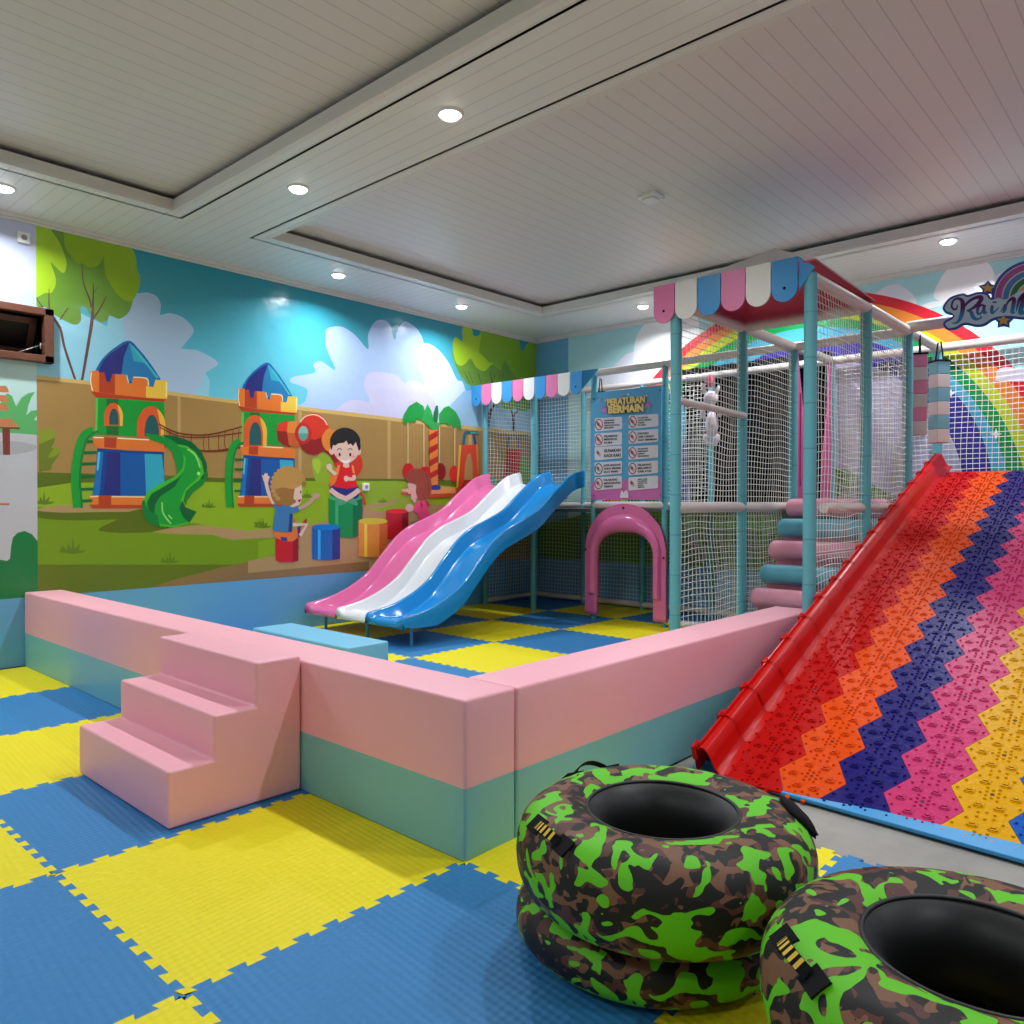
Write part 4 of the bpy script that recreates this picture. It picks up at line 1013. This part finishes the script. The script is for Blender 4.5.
# inverted drop opening panel between the stair bay and the deck
e = empty('doorway_panel', (7.8, 3.01, 1.3), 'tall pink plastic doorway panel seen through the nets above the stair top', 'panel')
HPP = mat('hot_pink_panel', (214, 92, 150), rough=.3)
xl0, xl1, xr1, xr0 = onY(796.5, 400, 3.0)[0], onY(811, 450, 3.0)[0], onY(821, 450, 3.0)[0], onY(828, 400, 3.0)[0]
TV = Matrix(((1, 0, 0, 0), (0, 0, 1, 2.985), (0, 1, 0, 0), (0, 0, 0, 1)))
m_ = MB()
m_.prism([(7.365, 1.28), (8.25, 1.28), (8.25, 2.78), (xr0, 2.78), (xr0-.03, 2.3), (xr1+.02, 1.75), (xr1, 1.36), (xl1, 1.36), (xl1-.08, 1.75), (xl0+.12, 2.3), (xl0, 2.78), (7.365, 2.78)], 0, .02, HPP, TV)
for xa, xb, za, zb in ((7.42, 7.44, 1.5, 2.4), (7.52, 7.54, 1.45, 2.0), (8.16, 8.18, 1.5, 2.4), (8.06, 8.08, 1.45, 1.9)): m_.box((xa, 2.972, za), (xb, 2.986, zb), HPP)
keep(m_.build('panel_sheet', bevel=.004, seg=2), e)

# dark curtain on the end wall
m_ = MB(); rows = []
for i in range(61):
    y = 3.04+(4.80-3.04)*i/60
    rows.append([(8.37+.02*math.sin(i*.9)+.01*math.sin(i*2.3+z*3), y-(.08*(2.75-z) if i > 55 else 0), z) for z in [1.33+1.62*j/12 for j in range(13)]])
CUR = mat('black_curtain_cloth', (16, 15, 18), rough=.85, spec=.15)
m_.grid(rows, CUR); o = m_.build('dark_curtain', smooth=True); o.modifiers.new('thick', 'SOLIDIFY').thickness = .004
tag(o, 'black cloth hanging on the end wall behind the net bay', 'curtain')

# hanging plush figure
HP = mat('plush_grey_pink', (222, 205, 214), rough=.8)
e = empty('hanging_toy', (7.0, 3.9, 1.9), 'pale long-eared plush figure under a pink ball, hanging behind the net', 'hanging toy')
def hang(px, py, dist, dx):
    d = sight(px, py); t = dist/d.x; return (dist+dx, d.y*t, d.z*t+H)
def blob(nm, px, py, sx, sz, m, sy=None, tilt=0):
    c = hang(px, py, 7.75, 0); m_ = MB(); n = 14; rows = []
    for i in range(9):
        a = PI*i/8; rows.append([(c[0]+(sy or sx)*.8*math.sin(a)*math.cos(2*PI*k/n), c[1]+sx*math.sin(a)*math.sin(2*PI*k/n)+tilt*math.cos(a), c[2]+sz*math.cos(a)) for k in range(n)])
    m_.grid(rows, m, closed=True); keep(m_.build(nm, smooth=True), e)
blob('ball', 710, 381, .045, .075, mat('ball_pink', (214, 80, 120), rough=.6))
blob('head', 711, 398, .085, .08, HP); blob('ear', 704, 389, .025, .07, HP, tilt=.02); blob('ear', 717, 391, .025, .06, HP, tilt=-.02)
blob('body', 712, 424, .075, .14, HP); blob('leg', 707, 440, .038, .07, HP, tilt=.02); blob('leg', 716, 440, .038, .07, HP, tilt=-.02); blob('arm', 703, 414, .03, .06, HP); blob('arm', 720, 412, .03, .06, HP)
c = hang(710, 372, 7.75, 0); m_ = MB(); m_.tube([(c[0], c[1], c[2]), (c[0], c[1], 2.84)], .006, BLACK, 5); keep(m_.build('cord'), e)

# hanging padded bags
def bag(x, y, zt, L, w, c1, c2, n, label, rz=.5):
    e = empty('hanging_bag', (x, y, zt-L), label, 'hanging bag', 'striped padded bags hung in the frame', rz)
    mats = (mat('bag_'+c1[0], c1[1], rough=.6), mat('bag_'+c2[0], c2[1], rough=.6))
    for i in range(n):
        m_ = MB(); m_.box((-w/2, -w/2, L-(i+1)*L/n), (w/2, w/2, L-i*L/n), mats[i % 2]); m_.build('band', e, bevel=.006, seg=2)
    m_ = MB(); m_.box((-w/2-.004, -w/2-.004, L-.012), (w/2+.004, w/2+.004, L+.004), BLACK)
    for s in (-1, 1): m_.tube([(s*w*.42, 0, L), (s*w*.15, 0, L+.17)], .007, BLACK, 5)
    m_.build('strap', e)
GY = ('cream', (206, 192, 186))
def at_px(px, X): return onX(px, 400, X)[0]
bag(7.55, at_px(919.5, 7.55), 2.66, .72, .115, ('pink', (220, 130, 160)), GY, 6, 'pink and cream banded bag hanging beside a teal post', .35)
bag(7.80, at_px(939, 7.80), 2.62, .74, .125, ('teal', (110, 165, 178)), GY, 6, 'teal and cream banded bag hanging next to the pink one', .9)
bag(7.75, 5.58, 2.68, .8, .16, ('pink', (220, 130, 160)), ('pink', (220, 130, 160)), 2, 'pink bag whose top shows over the corner of the rules board', .3)

# ------------------------------------------------------------------ name sign
e = empty('name_sign', (7.2, 1.2, 2.8), 'cloud shaped blue name sign with script lettering, stars and rainbow', 'sign')
NX = 7.20
N_ = Art('X', NX, -1, (-5, 5, 0, 4), step=.0003)
NB, NLB, NST = mat('sign_navy', (42, 88, 180), rough=.3), mat('sign_light_blue', (190, 226, 244), rough=.3), mat('sign_gold', (214, 178, 72), rough=.35)
cloud = smooth_closed([(190, 700), (215, 640), (280, 580), (400, 545), (450, 562), (560, 530), (650, 545), (690, 590), (760, 570), (830, 585), (900, 545), (970, 505), (1100, 470), (1250, 480), (1330, 540), (1480, 540), (1600, 600), (1640, 700), (1600, 790), (1480, 830), (1300, 820), (1150, 810), (1010, 815), (860, 800), (720, 820), (620, 880), (530, 890), (420, 870), (330, 915), (250, 925), (200, 880), (210, 830), (290, 780), (220, 750)], 4)
zx, zy, zk = 924, 240, 10.24
def npt(p): return onX(zx+p[0]/zk, zy+p[1]/zk, NX)
T = Matrix(((0, 0, -1, NX), (1, 0, 0, 0), (0, 1, 0, 0), (0, 0, 0, 1)))
m_ = MB(); m_.prism([npt(p) for p in cloud], -.015, .0, NB, T)
m_.prism([npt(p) for p in ell(1150, 600, 460, 400, 40, 180, 360)], -.014, -.002, NB, T)
for sx, sy in ((655, 495), (815, 830)): m_.prism([npt((sx+(105 if k % 2 == 0 else 62)*math.sin(math.radians(36*k)), sy-(80 if k % 2 == 0 else 52)*math.cos(math.radians(36*k)))) for k in range(10)], -.016, .001, NB, T)
keep(m_.build('board'), e)
N_.zoom(zx, zy, zk)
N_.n = 4
for r0, r1, c in ((400, 340, (168, 88, 160)), (325, 270, (62, 138, 200)), (255, 200, (24, 130, 70)), (185, 120, (222, 180, 60))):
    k1, k2 = r0/400, r1/400
    N_.poly(mat('arc_rim', (205, 205, 210), rough=.3), ell(1150, 600, 420*k1+8, 362*k1+10, 30, 180, 360)+ell(1150, 600, 420*k2-8, 362*k2-8, 30, 180, 360)[::-1])
    N_.poly(mat('arc_%d' % r0, c, rough=.3), ell(1150, 600, 420*k1, 362*k1, 30, 180, 360)+ell(1150, 600, 420*k2, 362*k2, 30, 180, 360)[::-1])
cx_, cy_ = 910, 700
inn = []
n = len(cloud)
for i in range(n):
    a, b = cloud[i-1], cloud[(i+1) % n]; dx, dy = b[0]-a[0], b[1]-a[1]; l = math.hypot(dx, dy) or 1
    inn.append((cloud[i][0]-dy/l*24, cloud[i][1]+dx/l*24))
N_.poly(NLB, inn)
for sx, sy in ((655, 495), (815, 825)): N_.poly(NST, [(sx+(72 if k % 2 == 0 else 34)*math.sin(math.radians(36*k)), sy-(55 if k % 2 == 0 else 26)*math.cos(math.radians(36*k))) for k in range(10)])
LET = mat('sign_lettering', (80, 30, 110), rough=.35); n = NT(LET); p = n.pos(); f = n.n('ShaderNodeMapRange'); n.l(p[2], f.inputs[0]); f.inputs[1].default_value = 2.86; f.inputs[2].default_value = 2.93
n.l(n.mix(f.outputs[0], rgb(40, 140, 200), rgb(92, 24, 112)), n.b.inputs['Base Color'])
def st(pts, w): N_.line(LET, pts, [q*1.35 for q in w] if isinstance(w, list) else w*1.35)
st([(345, 665), (335, 705), (305, 710), (285, 680), (300, 625), (340, 600), (385, 615), (400, 660), (395, 730), (375, 800), (340, 845), (290, 855)], [8, 14, 16, 16, 14, 16, 28, 36, 34, 30, 18, 6])
st([(410, 690), (450, 640), (510, 600), (570, 585), (590, 600), (560, 650), (500, 700), (440, 725)], [14, 20, 22, 30, 34, 30, 20, 8])
st([(440, 722), (480, 735), (495, 770), (520, 805), (560, 810), (592, 792), (575, 780)], [12, 24, 32, 28, 16, 10, 10])
def low_a(x): st([(x+65, 670), (x+25, 672), (x, 710), (x+5, 755), (x+35, 750), (x+65, 700)], [14, 18, 22, 22, 14, 12]); st([(x+72, 665), (x+65, 710), (x+70, 748), (x+100, 735)], [22, 26, 24, 6])
low_a(550)
st([(705, 672), (695, 710), (700, 748), (725, 735), (770, 690)], [20, 26, 24, 12, 6]); st([(705, 640), (745, 636)], 12)
st([(785, 740), (820, 690), (835, 668), (830, 715), (808, 750)], [6, 14, 26, 26, 10]); st([(815, 735), (860, 640), (905, 600), (925, 610), (915, 680), (905, 742), (935, 742)], [8, 16, 24, 30, 32, 28, 6])
st([(945, 735), (975, 620), (1030, 555), (1050, 560), (1010, 640), (985, 740), (1020, 745), (1075, 720), (1080, 670), (1040, 665), (1000, 700)], [6, 26, 26, 22, 28, 34, 24, 22, 18, 16, 8])
st([(1170, 670), (1130, 680), (1120, 730), (1160, 755), (1200, 720), (1190, 680), (1165, 672), (1230, 690)], [16, 22, 26, 22, 24, 18, 14, 6])
st([(1245, 670), (1250, 740), (1285, 740), (1310, 680), (1315, 740), (1350, 742), (1385, 690), (1375, 655)], [20, 28, 22, 20, 28, 22, 18, 8])
keep(N_.mb.build('lettering'), e)

# ------------------------------------------------------------------ wave slide
def interp(tab, x):
    for (a, b), (c, d) in zip(tab, tab[1:]):
        if a <= x <= c: return b+(d-b)*(x-a)/(c-a)
    return tab[0][1] if x < tab[0][0] else tab[-1][1]
key = [(4.56, .295), (4.7, .315), (4.88, .355), (5.1, .44), (5.3, .56), (5.5, .755), (5.7, .94), (5.9, 1.06), (6.15, 1.15), (6.4, 1.25), (6.6, 1.39), (6.8, 1.53), (7.0, 1.655), (7.22, 1.71)]
kk = smooth_open(key, 6)
RIM = [(p[0], p[1]) for p in kk]
def bed(x):
    return interp(RIM, x)-(.15*min(1, max(.3, .3+(x-4.56)/.5)))
e = empty('wave_slide', (5.8, 6.2, 0), 'triple wave slide with pink, white and blue lanes beside the mural wall', 'slide')
def lane(ya, yb, m, right_rim, nm):
    # ya lower Y (right), yb higher Y (left); owns its left rim
    rows = []
    xs = [p[0] for p in RIM]
    for idx, x in enumerate(xs):
        r = interp(RIM, x); b = bed(x); u = r-.19*min(1, .5+(x-4.56)/.6); u = max(u, .18)
        W = .115; row = []
        narrow = .0
        y1 = yb; rw = min(1, .35+(x-4.56)/.5)
        prof = [(y1, u), (y1, r-.016), (y1-.01, r), (y1-.036, r+.001), (y1-.05, r-.010), (y1-.082, b+.018), (y1-.098, b+.003), (y1-.15, b)]
        if right_rim:
            prof += [(ya+.15, b), (ya+.098, b+.003), (ya+.082, b+.018), (ya+.05, r-.010), (ya+.036, r+.001), (ya+.01, r), (ya, r-.016), (ya, u)]
        else:
            prof += [(ya+.10, b), (ya+.05, b), (ya+.02, b+.0), (ya+.004, b), (ya, b-.01), (ya, b-.02), (ya, b-.03), (ya, u)]
        rows.append([(x, y, z) for y, z in prof])
    # rounded nose
    first = rows[0]; nose = []
    for d, dz in ((.035, .07), (.05, .045), (.045, .02), (.028, .006)):
        nose.append([(p[0]-d, p[1], max(.185, p[2]-dz)) for p in first])
    rows = [[(p[0]-.02, p[1], .18) for p in first]]+nose+rows
    last = rows[-1]
    m_ = MB(); m_.grid(rows, m)
    # closing underside
    m_.grid([[r[0], r[-1]] for r in rows[4:]], m)
    o = m_.build(nm, smooth=True); bm = bmesh.new(); bm.from_mesh(o.data); bmesh.ops.remove_doubles(bm, verts=bm.verts, dist=1e-5)
    for ed in bm.edges:
        if len(ed.link_faces) == 2 and ed.calc_face_angle(0) > math.radians(48): ed.smooth = False
    bm.to_mesh(o.data); bm.free(); keep(o, e); o['label'] = nm.replace('_', ' ')+' of the triple slide'
lane(6.462, 7.00, PINKP, False, 'pink_lane'); lane(5.982, 6.46, WHITEP, False, 'white_lane'); lane(5.42, 5.98, BLUEP, True, 'blue_lane')
for y in (5.55, 6.22, 6.93):
    m_ = MB(); m_.tube([(4.72, y, 0), (4.72, y, .20)], .016, mat('slide_leg_blue', (72, 145, 190), rough=.35), 10); keep(m_.build('leg', autosm=True), e)

# ------------------------------------------------------------------ dry slope ramp
e = empty('dry_slope', (3.55, 0, 0), 'sloping dry slide surface of zigzag red, orange, navy, pink and yellow tiles', 'slope')
SL = math.atan2(1.60-.05, 4.35)
RM = Matrix.Translation((3.55, 0, .05)) @ Matrix.Rotation(math.radians(1.15), 4, 'Z') @ Matrix.Rotation(-SL, 4, 'Y')
Ls = 4.68
PL = dict(red=(186, 12, 8), orange=(222, 76, 14), navy=(34, 28, 108), pink=(198, 56, 110), yellow=(218, 160, 10), blue=(22, 88, 180))
CURB = mat('curb_red', (200, 10, 6), rough=.3, spec=.3)
PM = {k: mat('tile_'+k, v, rough=.34, spec=.14, bump=(38, .45, .008)) for k, v in PL.items()}
colsR = ['red', 'red', 'orange', 'navy', 'pink', 'yellow', 'blue', 'red', 'orange', 'navy', 'pink']
PT, CW = .29, .2325
HOLE = {k: mat('hole_'+k, tuple(int(c*.35) for c in v), rough=.6) for k, v in PL.items()}  # darkened tile colours, each hole's shade painted on a flat disc
def column(k, m, hole):
    yc = 1.84-CW*k; off = 0 if k % 2 == 0 else PT/2
    m_ = MB(); n = int(Ls/PT)+2
    v = .155; h = CW-.155
    for i in range(-1, n):
        s = i*PT+off+.06
        s0, s1 = s-PT/2, s+PT/2
        if s1 < -.05 or s0 > Ls-.02: continue
        s0c, s1c, = max(s0, -.10), min(s1, Ls)
        def hw(q):  # half width at q
            return h+(v-h)*(1-abs(q-s)/(PT/2))
        g = .0012
        pts = []
        for q in [s0c]+([s] if s0c < s < s1c else [])+[s1c]: pts.append((q, yc+hw(q)-g))
        for q in [s1c]+([s] if s0c < s < s1c else [])+[s0c]: pts.append((q, yc-hw(q)+g))
        if k == 0: pts = [(p[0], min(p[1], 1.80)) for p in pts]
        m_.prism(pts, -.012, 0, m, RM)
        # raised studs
        for a, b in ((0, .084), (0, -.084), (.08, .037), (.08, -.037), (-.08, .037), (-.08, -.037)):
            for T2 in (RM @ Matrix.Translation((s+a, yc+b, 0)),):
                if not (-.07 < s+a < Ls-.03) or yc+b > 1.72: continue
                w = .022
                m_.prism([(-w, -w+.008), (-w+.008, -w), (w-.008, -w), (w, -w+.008), (w, w-.008), (w-.008, w), (-w+.008, w), (-w, w-.008)], 0, .003, m, T2)
                m_.box((-.017, -.016, .003), (-.011, .016, .007), m, T2)
                m_.box((-.017, -.016, .003), (.006, -.011, .007), m, T2)
                m_.box((-.017, .011, .003), (.006, .016, .007), m, T2)
                m_.box((-.005, -.008, .003), (.013, .008, .009), m, T2)
        for q in range(6):
            a = PI/3*q
            for rr_, tw in ((.026, 0), (.044, PI/6), (.128, PI/6), (.122, 0), (.134, .22), (.134, -.22)):
                a2 = a+tw; dx, dy = rr_*math.cos(a2), rr_*math.sin(a2)
                if abs(dy) > hw(s+dx)-.01 or abs(dx) > PT/2-.008 or not (-.09 < s+dx < Ls-.01) or yc+dy > 1.74: continue
                c = RM @ Matrix.Translation((s+dx, yc+dy, 0)); r = .0075
                m_.add([c @ Vector((r*math.cos(PI/3*j), r*math.sin(PI/3*j), 0)) for j in range(6)]+[c @ Vector((r*.55*math.cos(PI/3*j), r*.55*math.sin(PI/3*j), 0.008)) for j in range(6)],
                       [(j, (j+1) % 6, 6+(j+1) % 6, 6+j) for j in range(6)]+[(6, 7, 8, 9, 10, 11)], m)
        if 0.03 < s < Ls-.03 and yc < 1.74:
            m_.prism(ell(0, 0, .009, .009, 8), 0, .0012, hole, RM @ Matrix.Translation((s, yc, 0)))
        for dx in (-.012, 0, .012): pass
        # front hooks of the tiles that meet the foot of the slope
        if s0 <= -.08:
            for y_ in (yc-.08, yc-.02, yc+.05):
                if abs(y_-yc) < hw(s0c)-.01 and y_ < 1.74: m_.box((-.118, y_-.009, -.014), (-.10, y_+.009, -.003), m, RM)
    return m_
for k, cn in enumerate(colsR):
    o = keep(column(k, PM[cn], HOLE[cn]).build('tile_stripe'), e); o['label'] = cn+' stripe of studded tiles'
# red side curb, in overlapping lengths
cp = [(1.73, .0), (1.762, .004), (1.785, .03), (1.80, .085), (1.812, .118), (1.825, .130), (1.845, .132), (1.850, .120), (1.856, .120), (1.861, .132), (1.872, .130), (1.879, .11), (1.882, .06), (1.884, -.01)]
nseg = int(Ls/PT)+1
for i in range(nseg):
    m_ = MB(); s0, s1 = i*PT-.09, (i+1)*PT-.07
    rows = []
    for s, k in ((s0, 1.03), (s0+.012, 1.03), (s0+.016, 1.0), (s1, 1.0)):
        rows.append([RM @ Vector((s, 1.73+(y-1.73)*(1 if k == 1.0 else 1.012), z*k+.003*(k > 1))) for y, z in cp])
    m_.grid(rows, CURB)
    m_.grid([[RM @ Vector((s, y-.006 if z > .02 else y, z-.008)) for y, z in cp] for s in (s0, s1)], CURB)
    # peg on the outside joint
    for dz in (.10, .07): m_.prism(ell(0, 0, .014, .014, 8), 0, .012, CURB, RM @ Matrix.Translation((s0+.02, 1.868, .122)))
    m_.box((s0+.0, 1.868, .06), (s0+.06, 1.894, .130), CURB, RM)
    o = keep(m_.build('curb_piece', autosm=True), e)
# board under the tiles with a blue front lip, and the carcass
BB = mat('blue_base_board', (62, 152, 212), rough=.4)
m_ = MB()
m_.add([(3.455, 1.925, .018), (3.38, .515, .018), (3.25, -1.2, .028), (3.62, -1.2, .05), (3.62, 1.92, .05), (3.455, 1.925, 0), (3.38, .515, 0), (3.25, -1.2, 0), (3.62, -1.2, 0), (3.62, 1.92, 0)],
       [(0, 1, 2, 3, 4), (5, 6, 1, 0), (6, 7, 2, 1), (7, 8, 3, 2), (8, 9, 4, 3), (9, 5, 0, 4), (9, 8, 7, 6, 5)], BB)
keep(m_.build('front_lip', bevel=.004, seg=2), e)
m_ = MB(); m_.box((0.0, -.95, -.045), (Ls, 1.885, -.013), BB, RM); keep(m_.build('base_board'), e)
m_ = MB(); T = RM
for y in (1.80, -.9):
    m_.add([(3.7, y, 0), (7.9, y, 0), (7.9, y, 1.52), (3.7, y, .045), (3.7, y+.03, 0), (7.9, y+.03, 0), (7.9, y+.03, 1.52), (3.7, y+.03, .045)], [(0, 1, 2, 3), (7, 6, 5, 4), (0, 4, 5, 1), (1, 5, 6, 2), (2, 6, 7, 3), (3, 7, 4, 0)], BB)
m_.box((7.86, -.9, 0), (7.9, 1.83, 1.5), BB)
keep(m_.build('side_board'), e)

# ------------------------------------------------------------------ camouflage tubes
CAM = mat('camouflage_cloth', (20, 20, 20), rough=.55, spec=.35); n = NT(CAM)
tc = n.n('ShaderNodeTexCoord'); mp = n.n('ShaderNodeMapping'); n.l(tc.outputs['Object'], mp.inputs[0]); mp.inputs['Scale'].default_value = (1, 1, 1.3)
def nz(scale, off, dist=.6):
    m2 = n.n('ShaderNodeMapping'); n.l(mp.outputs[0], m2.inputs[0]); m2.inputs['Location'].default_value = (off, off*1.7, off*.6)
    t = n.n('ShaderNodeTexNoise'); t.inputs['Scale'].default_value = scale; t.inputs['Detail'].default_value = 1.2; t.inputs['Distortion'].default_value = dist
    n.l(m2.outputs[0], t.inputs['Vector']); return t.outputs['Fac']
blk, bro, dbr, grn = rgb(22, 22, 22), rgb(122, 84, 62), rgb(88, 50, 44), rgb(96, 196, 22)
c = n.mix(n.math('GREATER_THAN', nz(15, 3.1), .50), blk, dbr)
c = n.mix(n.math('GREATER_THAN', nz(14, 8.3), .53), c, bro)
c = n.mix(n.math('GREATER_THAN', nz(15, 15.2, .9), .55), c, blk)
c = n.mix(n.math('GREATER_THAN', nz(12.5, 22.7, .9), .54), c, grn)
n.l(c, n.b.inputs['Base Color'])
no = n.n('ShaderNodeTexNoise'); no.inputs['Scale'].default_value = 9; n.l(tc.outputs['Object'], no.inputs['Vector']); n.bump(no.outputs['Fac'], .4, .012)
def tube_thing(x, y, z0, hgt, R_, ri, label, rot=0, tilt=0, handles=((100, 1), (200, 1), (330, 1)), knot=None):
    e = empty('snow_tube', (x, y, z0), label, 'inflatable tube', 'camouflage snow tubes', rot)
    e.rotation_euler = (0, tilt, rot)
    hc = hgt/2; rc = (R_+ri)/2; ra = (R_-ri)/2; N = 72; Mm = 28
    def P_(u, v):
        cu, su = math.cos(u), math.sin(u); cv, sv = math.cos(v), math.sin(v)
        f = 1+.012*math.sin(6*u+1)+.01*mnoise(Vector((cu*3, su*3, v)))
        r = rc+ra*(abs(cv)**1.0)*(1 if cv > 0 else -1)*(1 if cv < 0 else f); z = hc+hc*(abs(sv)**.80)*(1 if sv > 0 else -1)
        return Vector((r*cu, r*su, z))
    va, vb = -.35*PI, .69*PI
    rows = [[P_(2*PI*i/N, va+(vb-va)*j/Mm) for i in range(N)] for j in range(Mm+1)]
    m_ = MB(); m_.grid(rows, CAM, closed=True); m_.build('camouflage_cover', e, smooth=True)
    rows = [[P_(2*PI*i/N, vb+(2*PI+va-vb)*j/Mm) for i in range(N)] for j in range(Mm+1)]
    m_ = MB(); m_.grid(rows, BLACKG, closed=True); m_.build('black_lining', e, smooth=True)
    m_ = MB(); m_.tube([P_(2*PI*i/N, vb) for i in range(N)], .006, BLACKG, 6, closed=True); m_.build('piping', e, smooth=True)
    YS = mat('webbing_yellow', (226, 190, 60), rough=.6)
    for a, k in handles:
        a = math.radians(a); v = .27*PI; h = MB(); hw = .15
        path = [P_(a+hw*t, v)*1.0+(P_(a+hw*t, v)-Vector((rc*math.cos(a), rc*math.sin(a), hc))).normalized()*(.022*math.cos(t*PI/2)+.004) for t in [q/4 for q in range(-4, 5)]]
        L_, Rr = [], []
        rows = []
        for q, p in enumerate(path):
            up = Vector((0, 0, 1)); tn = (path[min(q+1, 8)]-path[max(q-1, 0)]).normalized(); nr = (p-Vector((rc*math.cos(a), rc*math.sin(a), hc))).normalized(); w = tn.cross(nr)*.014
            rows.append([p+w, p+w+nr*.004, p-w+nr*.004, p-w])
        h.grid(rows, BLACK, closed=True)
        hd = h.build('handle', e)
        h = MB()
        for q in (1, 2, 3, 4, 5, 6):
            p = (path[q]+path[q+1])/2; tn = (path[q+1]-path[q]).normalized(); nr = (p-Vector((rc*math.cos(a), rc*math.sin(a), hc))).normalized(); w = tn.cross(nr)*.013; t2 = tn*.0042; o2 = nr*.0055
            h.add([p+w+t2+o2, p-w+t2+o2, p-w-t2+o2, p+w-t2+o2], [(0, 1, 2, 3)], YS)
        hs = h.build('yellow_band', hd)
        h = MB()
        for t in (-1.25, 1.25):
            h = MB()
            c_ = P_(a+hw*t, v); nr = (c_-Vector((rc*math.cos(a), rc*math.sin(a), hc))).normalized(); tn = Vector((-math.sin(a), math.cos(a), 0)); w = tn.cross(nr)
            h.add([c_+nr*.004+tn*x_*.03+w*y_*.028 for x_, y_ in ((-1, -1), (1, -1), (1, 1), (-1, 1))]+[c_-nr*.01+tn*x_*.03+w*y_*.028 for x_, y_ in ((-1, -1), (1, -1), (1, 1), (-1, 1))], [(0, 1, 2, 3), (0, 4, 5, 1), (1, 5, 6, 2), (2, 6, 7, 3), (3, 7, 4, 0)], BLACK)
            h.build('patch', hd)
    if knot is not None:
        a = math.radians(knot); h = MB(); rnd = random.Random(4)
        c0_ = P_(a, .22*PI); nr = (c0_-Vector((rc*math.cos(a), rc*math.sin(a), hc))).normalized(); n_ = 16
        tn = Vector((-math.sin(a), math.cos(a), 0)); w = tn.cross(nr); rows = []
        for i in range(9):
            t = PI*i/8; rows.append([c0_+tn*(.095*math.cos(t))+(w*math.cos(2*PI*k/n_)*.055+nr*math.sin(2*PI*k/n_)*.022)*(math.sin(t)**.7)*(1+.35*mnoise(Vector((i*.7, k*.9, 3)))) for k in range(n_)])
        h.grid(rows, BLACK, closed=True); h.build('valve_flap', e, smooth=True)
    return e
tube_thing(2.03, 1.27, .0, .18, .41, .10, 'camouflage snow tube lying under another one at the barrier corner', handles=(), rot=.4)
tube_thing(1.965, 1.19, .185, .275, .425, .16, 'camouflage snow tube on top of the stack at the barrier corner', handles=((70, 1), (158, 1)), knot=-48)
tube_thing(1.80, .345, .0, .185, .42, .14, 'lowest camouflage snow tube of the stack at the lower right of the photo', handles=(), rot=1.1)
tube_thing(1.78, .345, .19, .26, .42, .16, 'top camouflage snow tube of the stack at the lower right of the photo', handles=((20, 1), (120, 1)), rot=2.0)

# ------------------------------------------------------------------ world
w = bpy.data.worlds.new('world'); sc.world = w; w.use_nodes = True
w.node_tree.nodes['Background'].inputs[0].default_value = (.02, .022, .03, 1); w.node_tree.nodes['Background'].inputs[1].default_value = .3
sc.cycles.use_denoising = True
sc.cycles.max_bounces = 8; sc.cycles.diffuse_bounces = 5; sc.cycles.glossy_bounces = 3
sc.cycles.sample_clamp_indirect = 6; sc.cycles.caustics_reflective = False; sc.cycles.caustics_refractive = False
sc.cycles.blur_glossy = 1.0
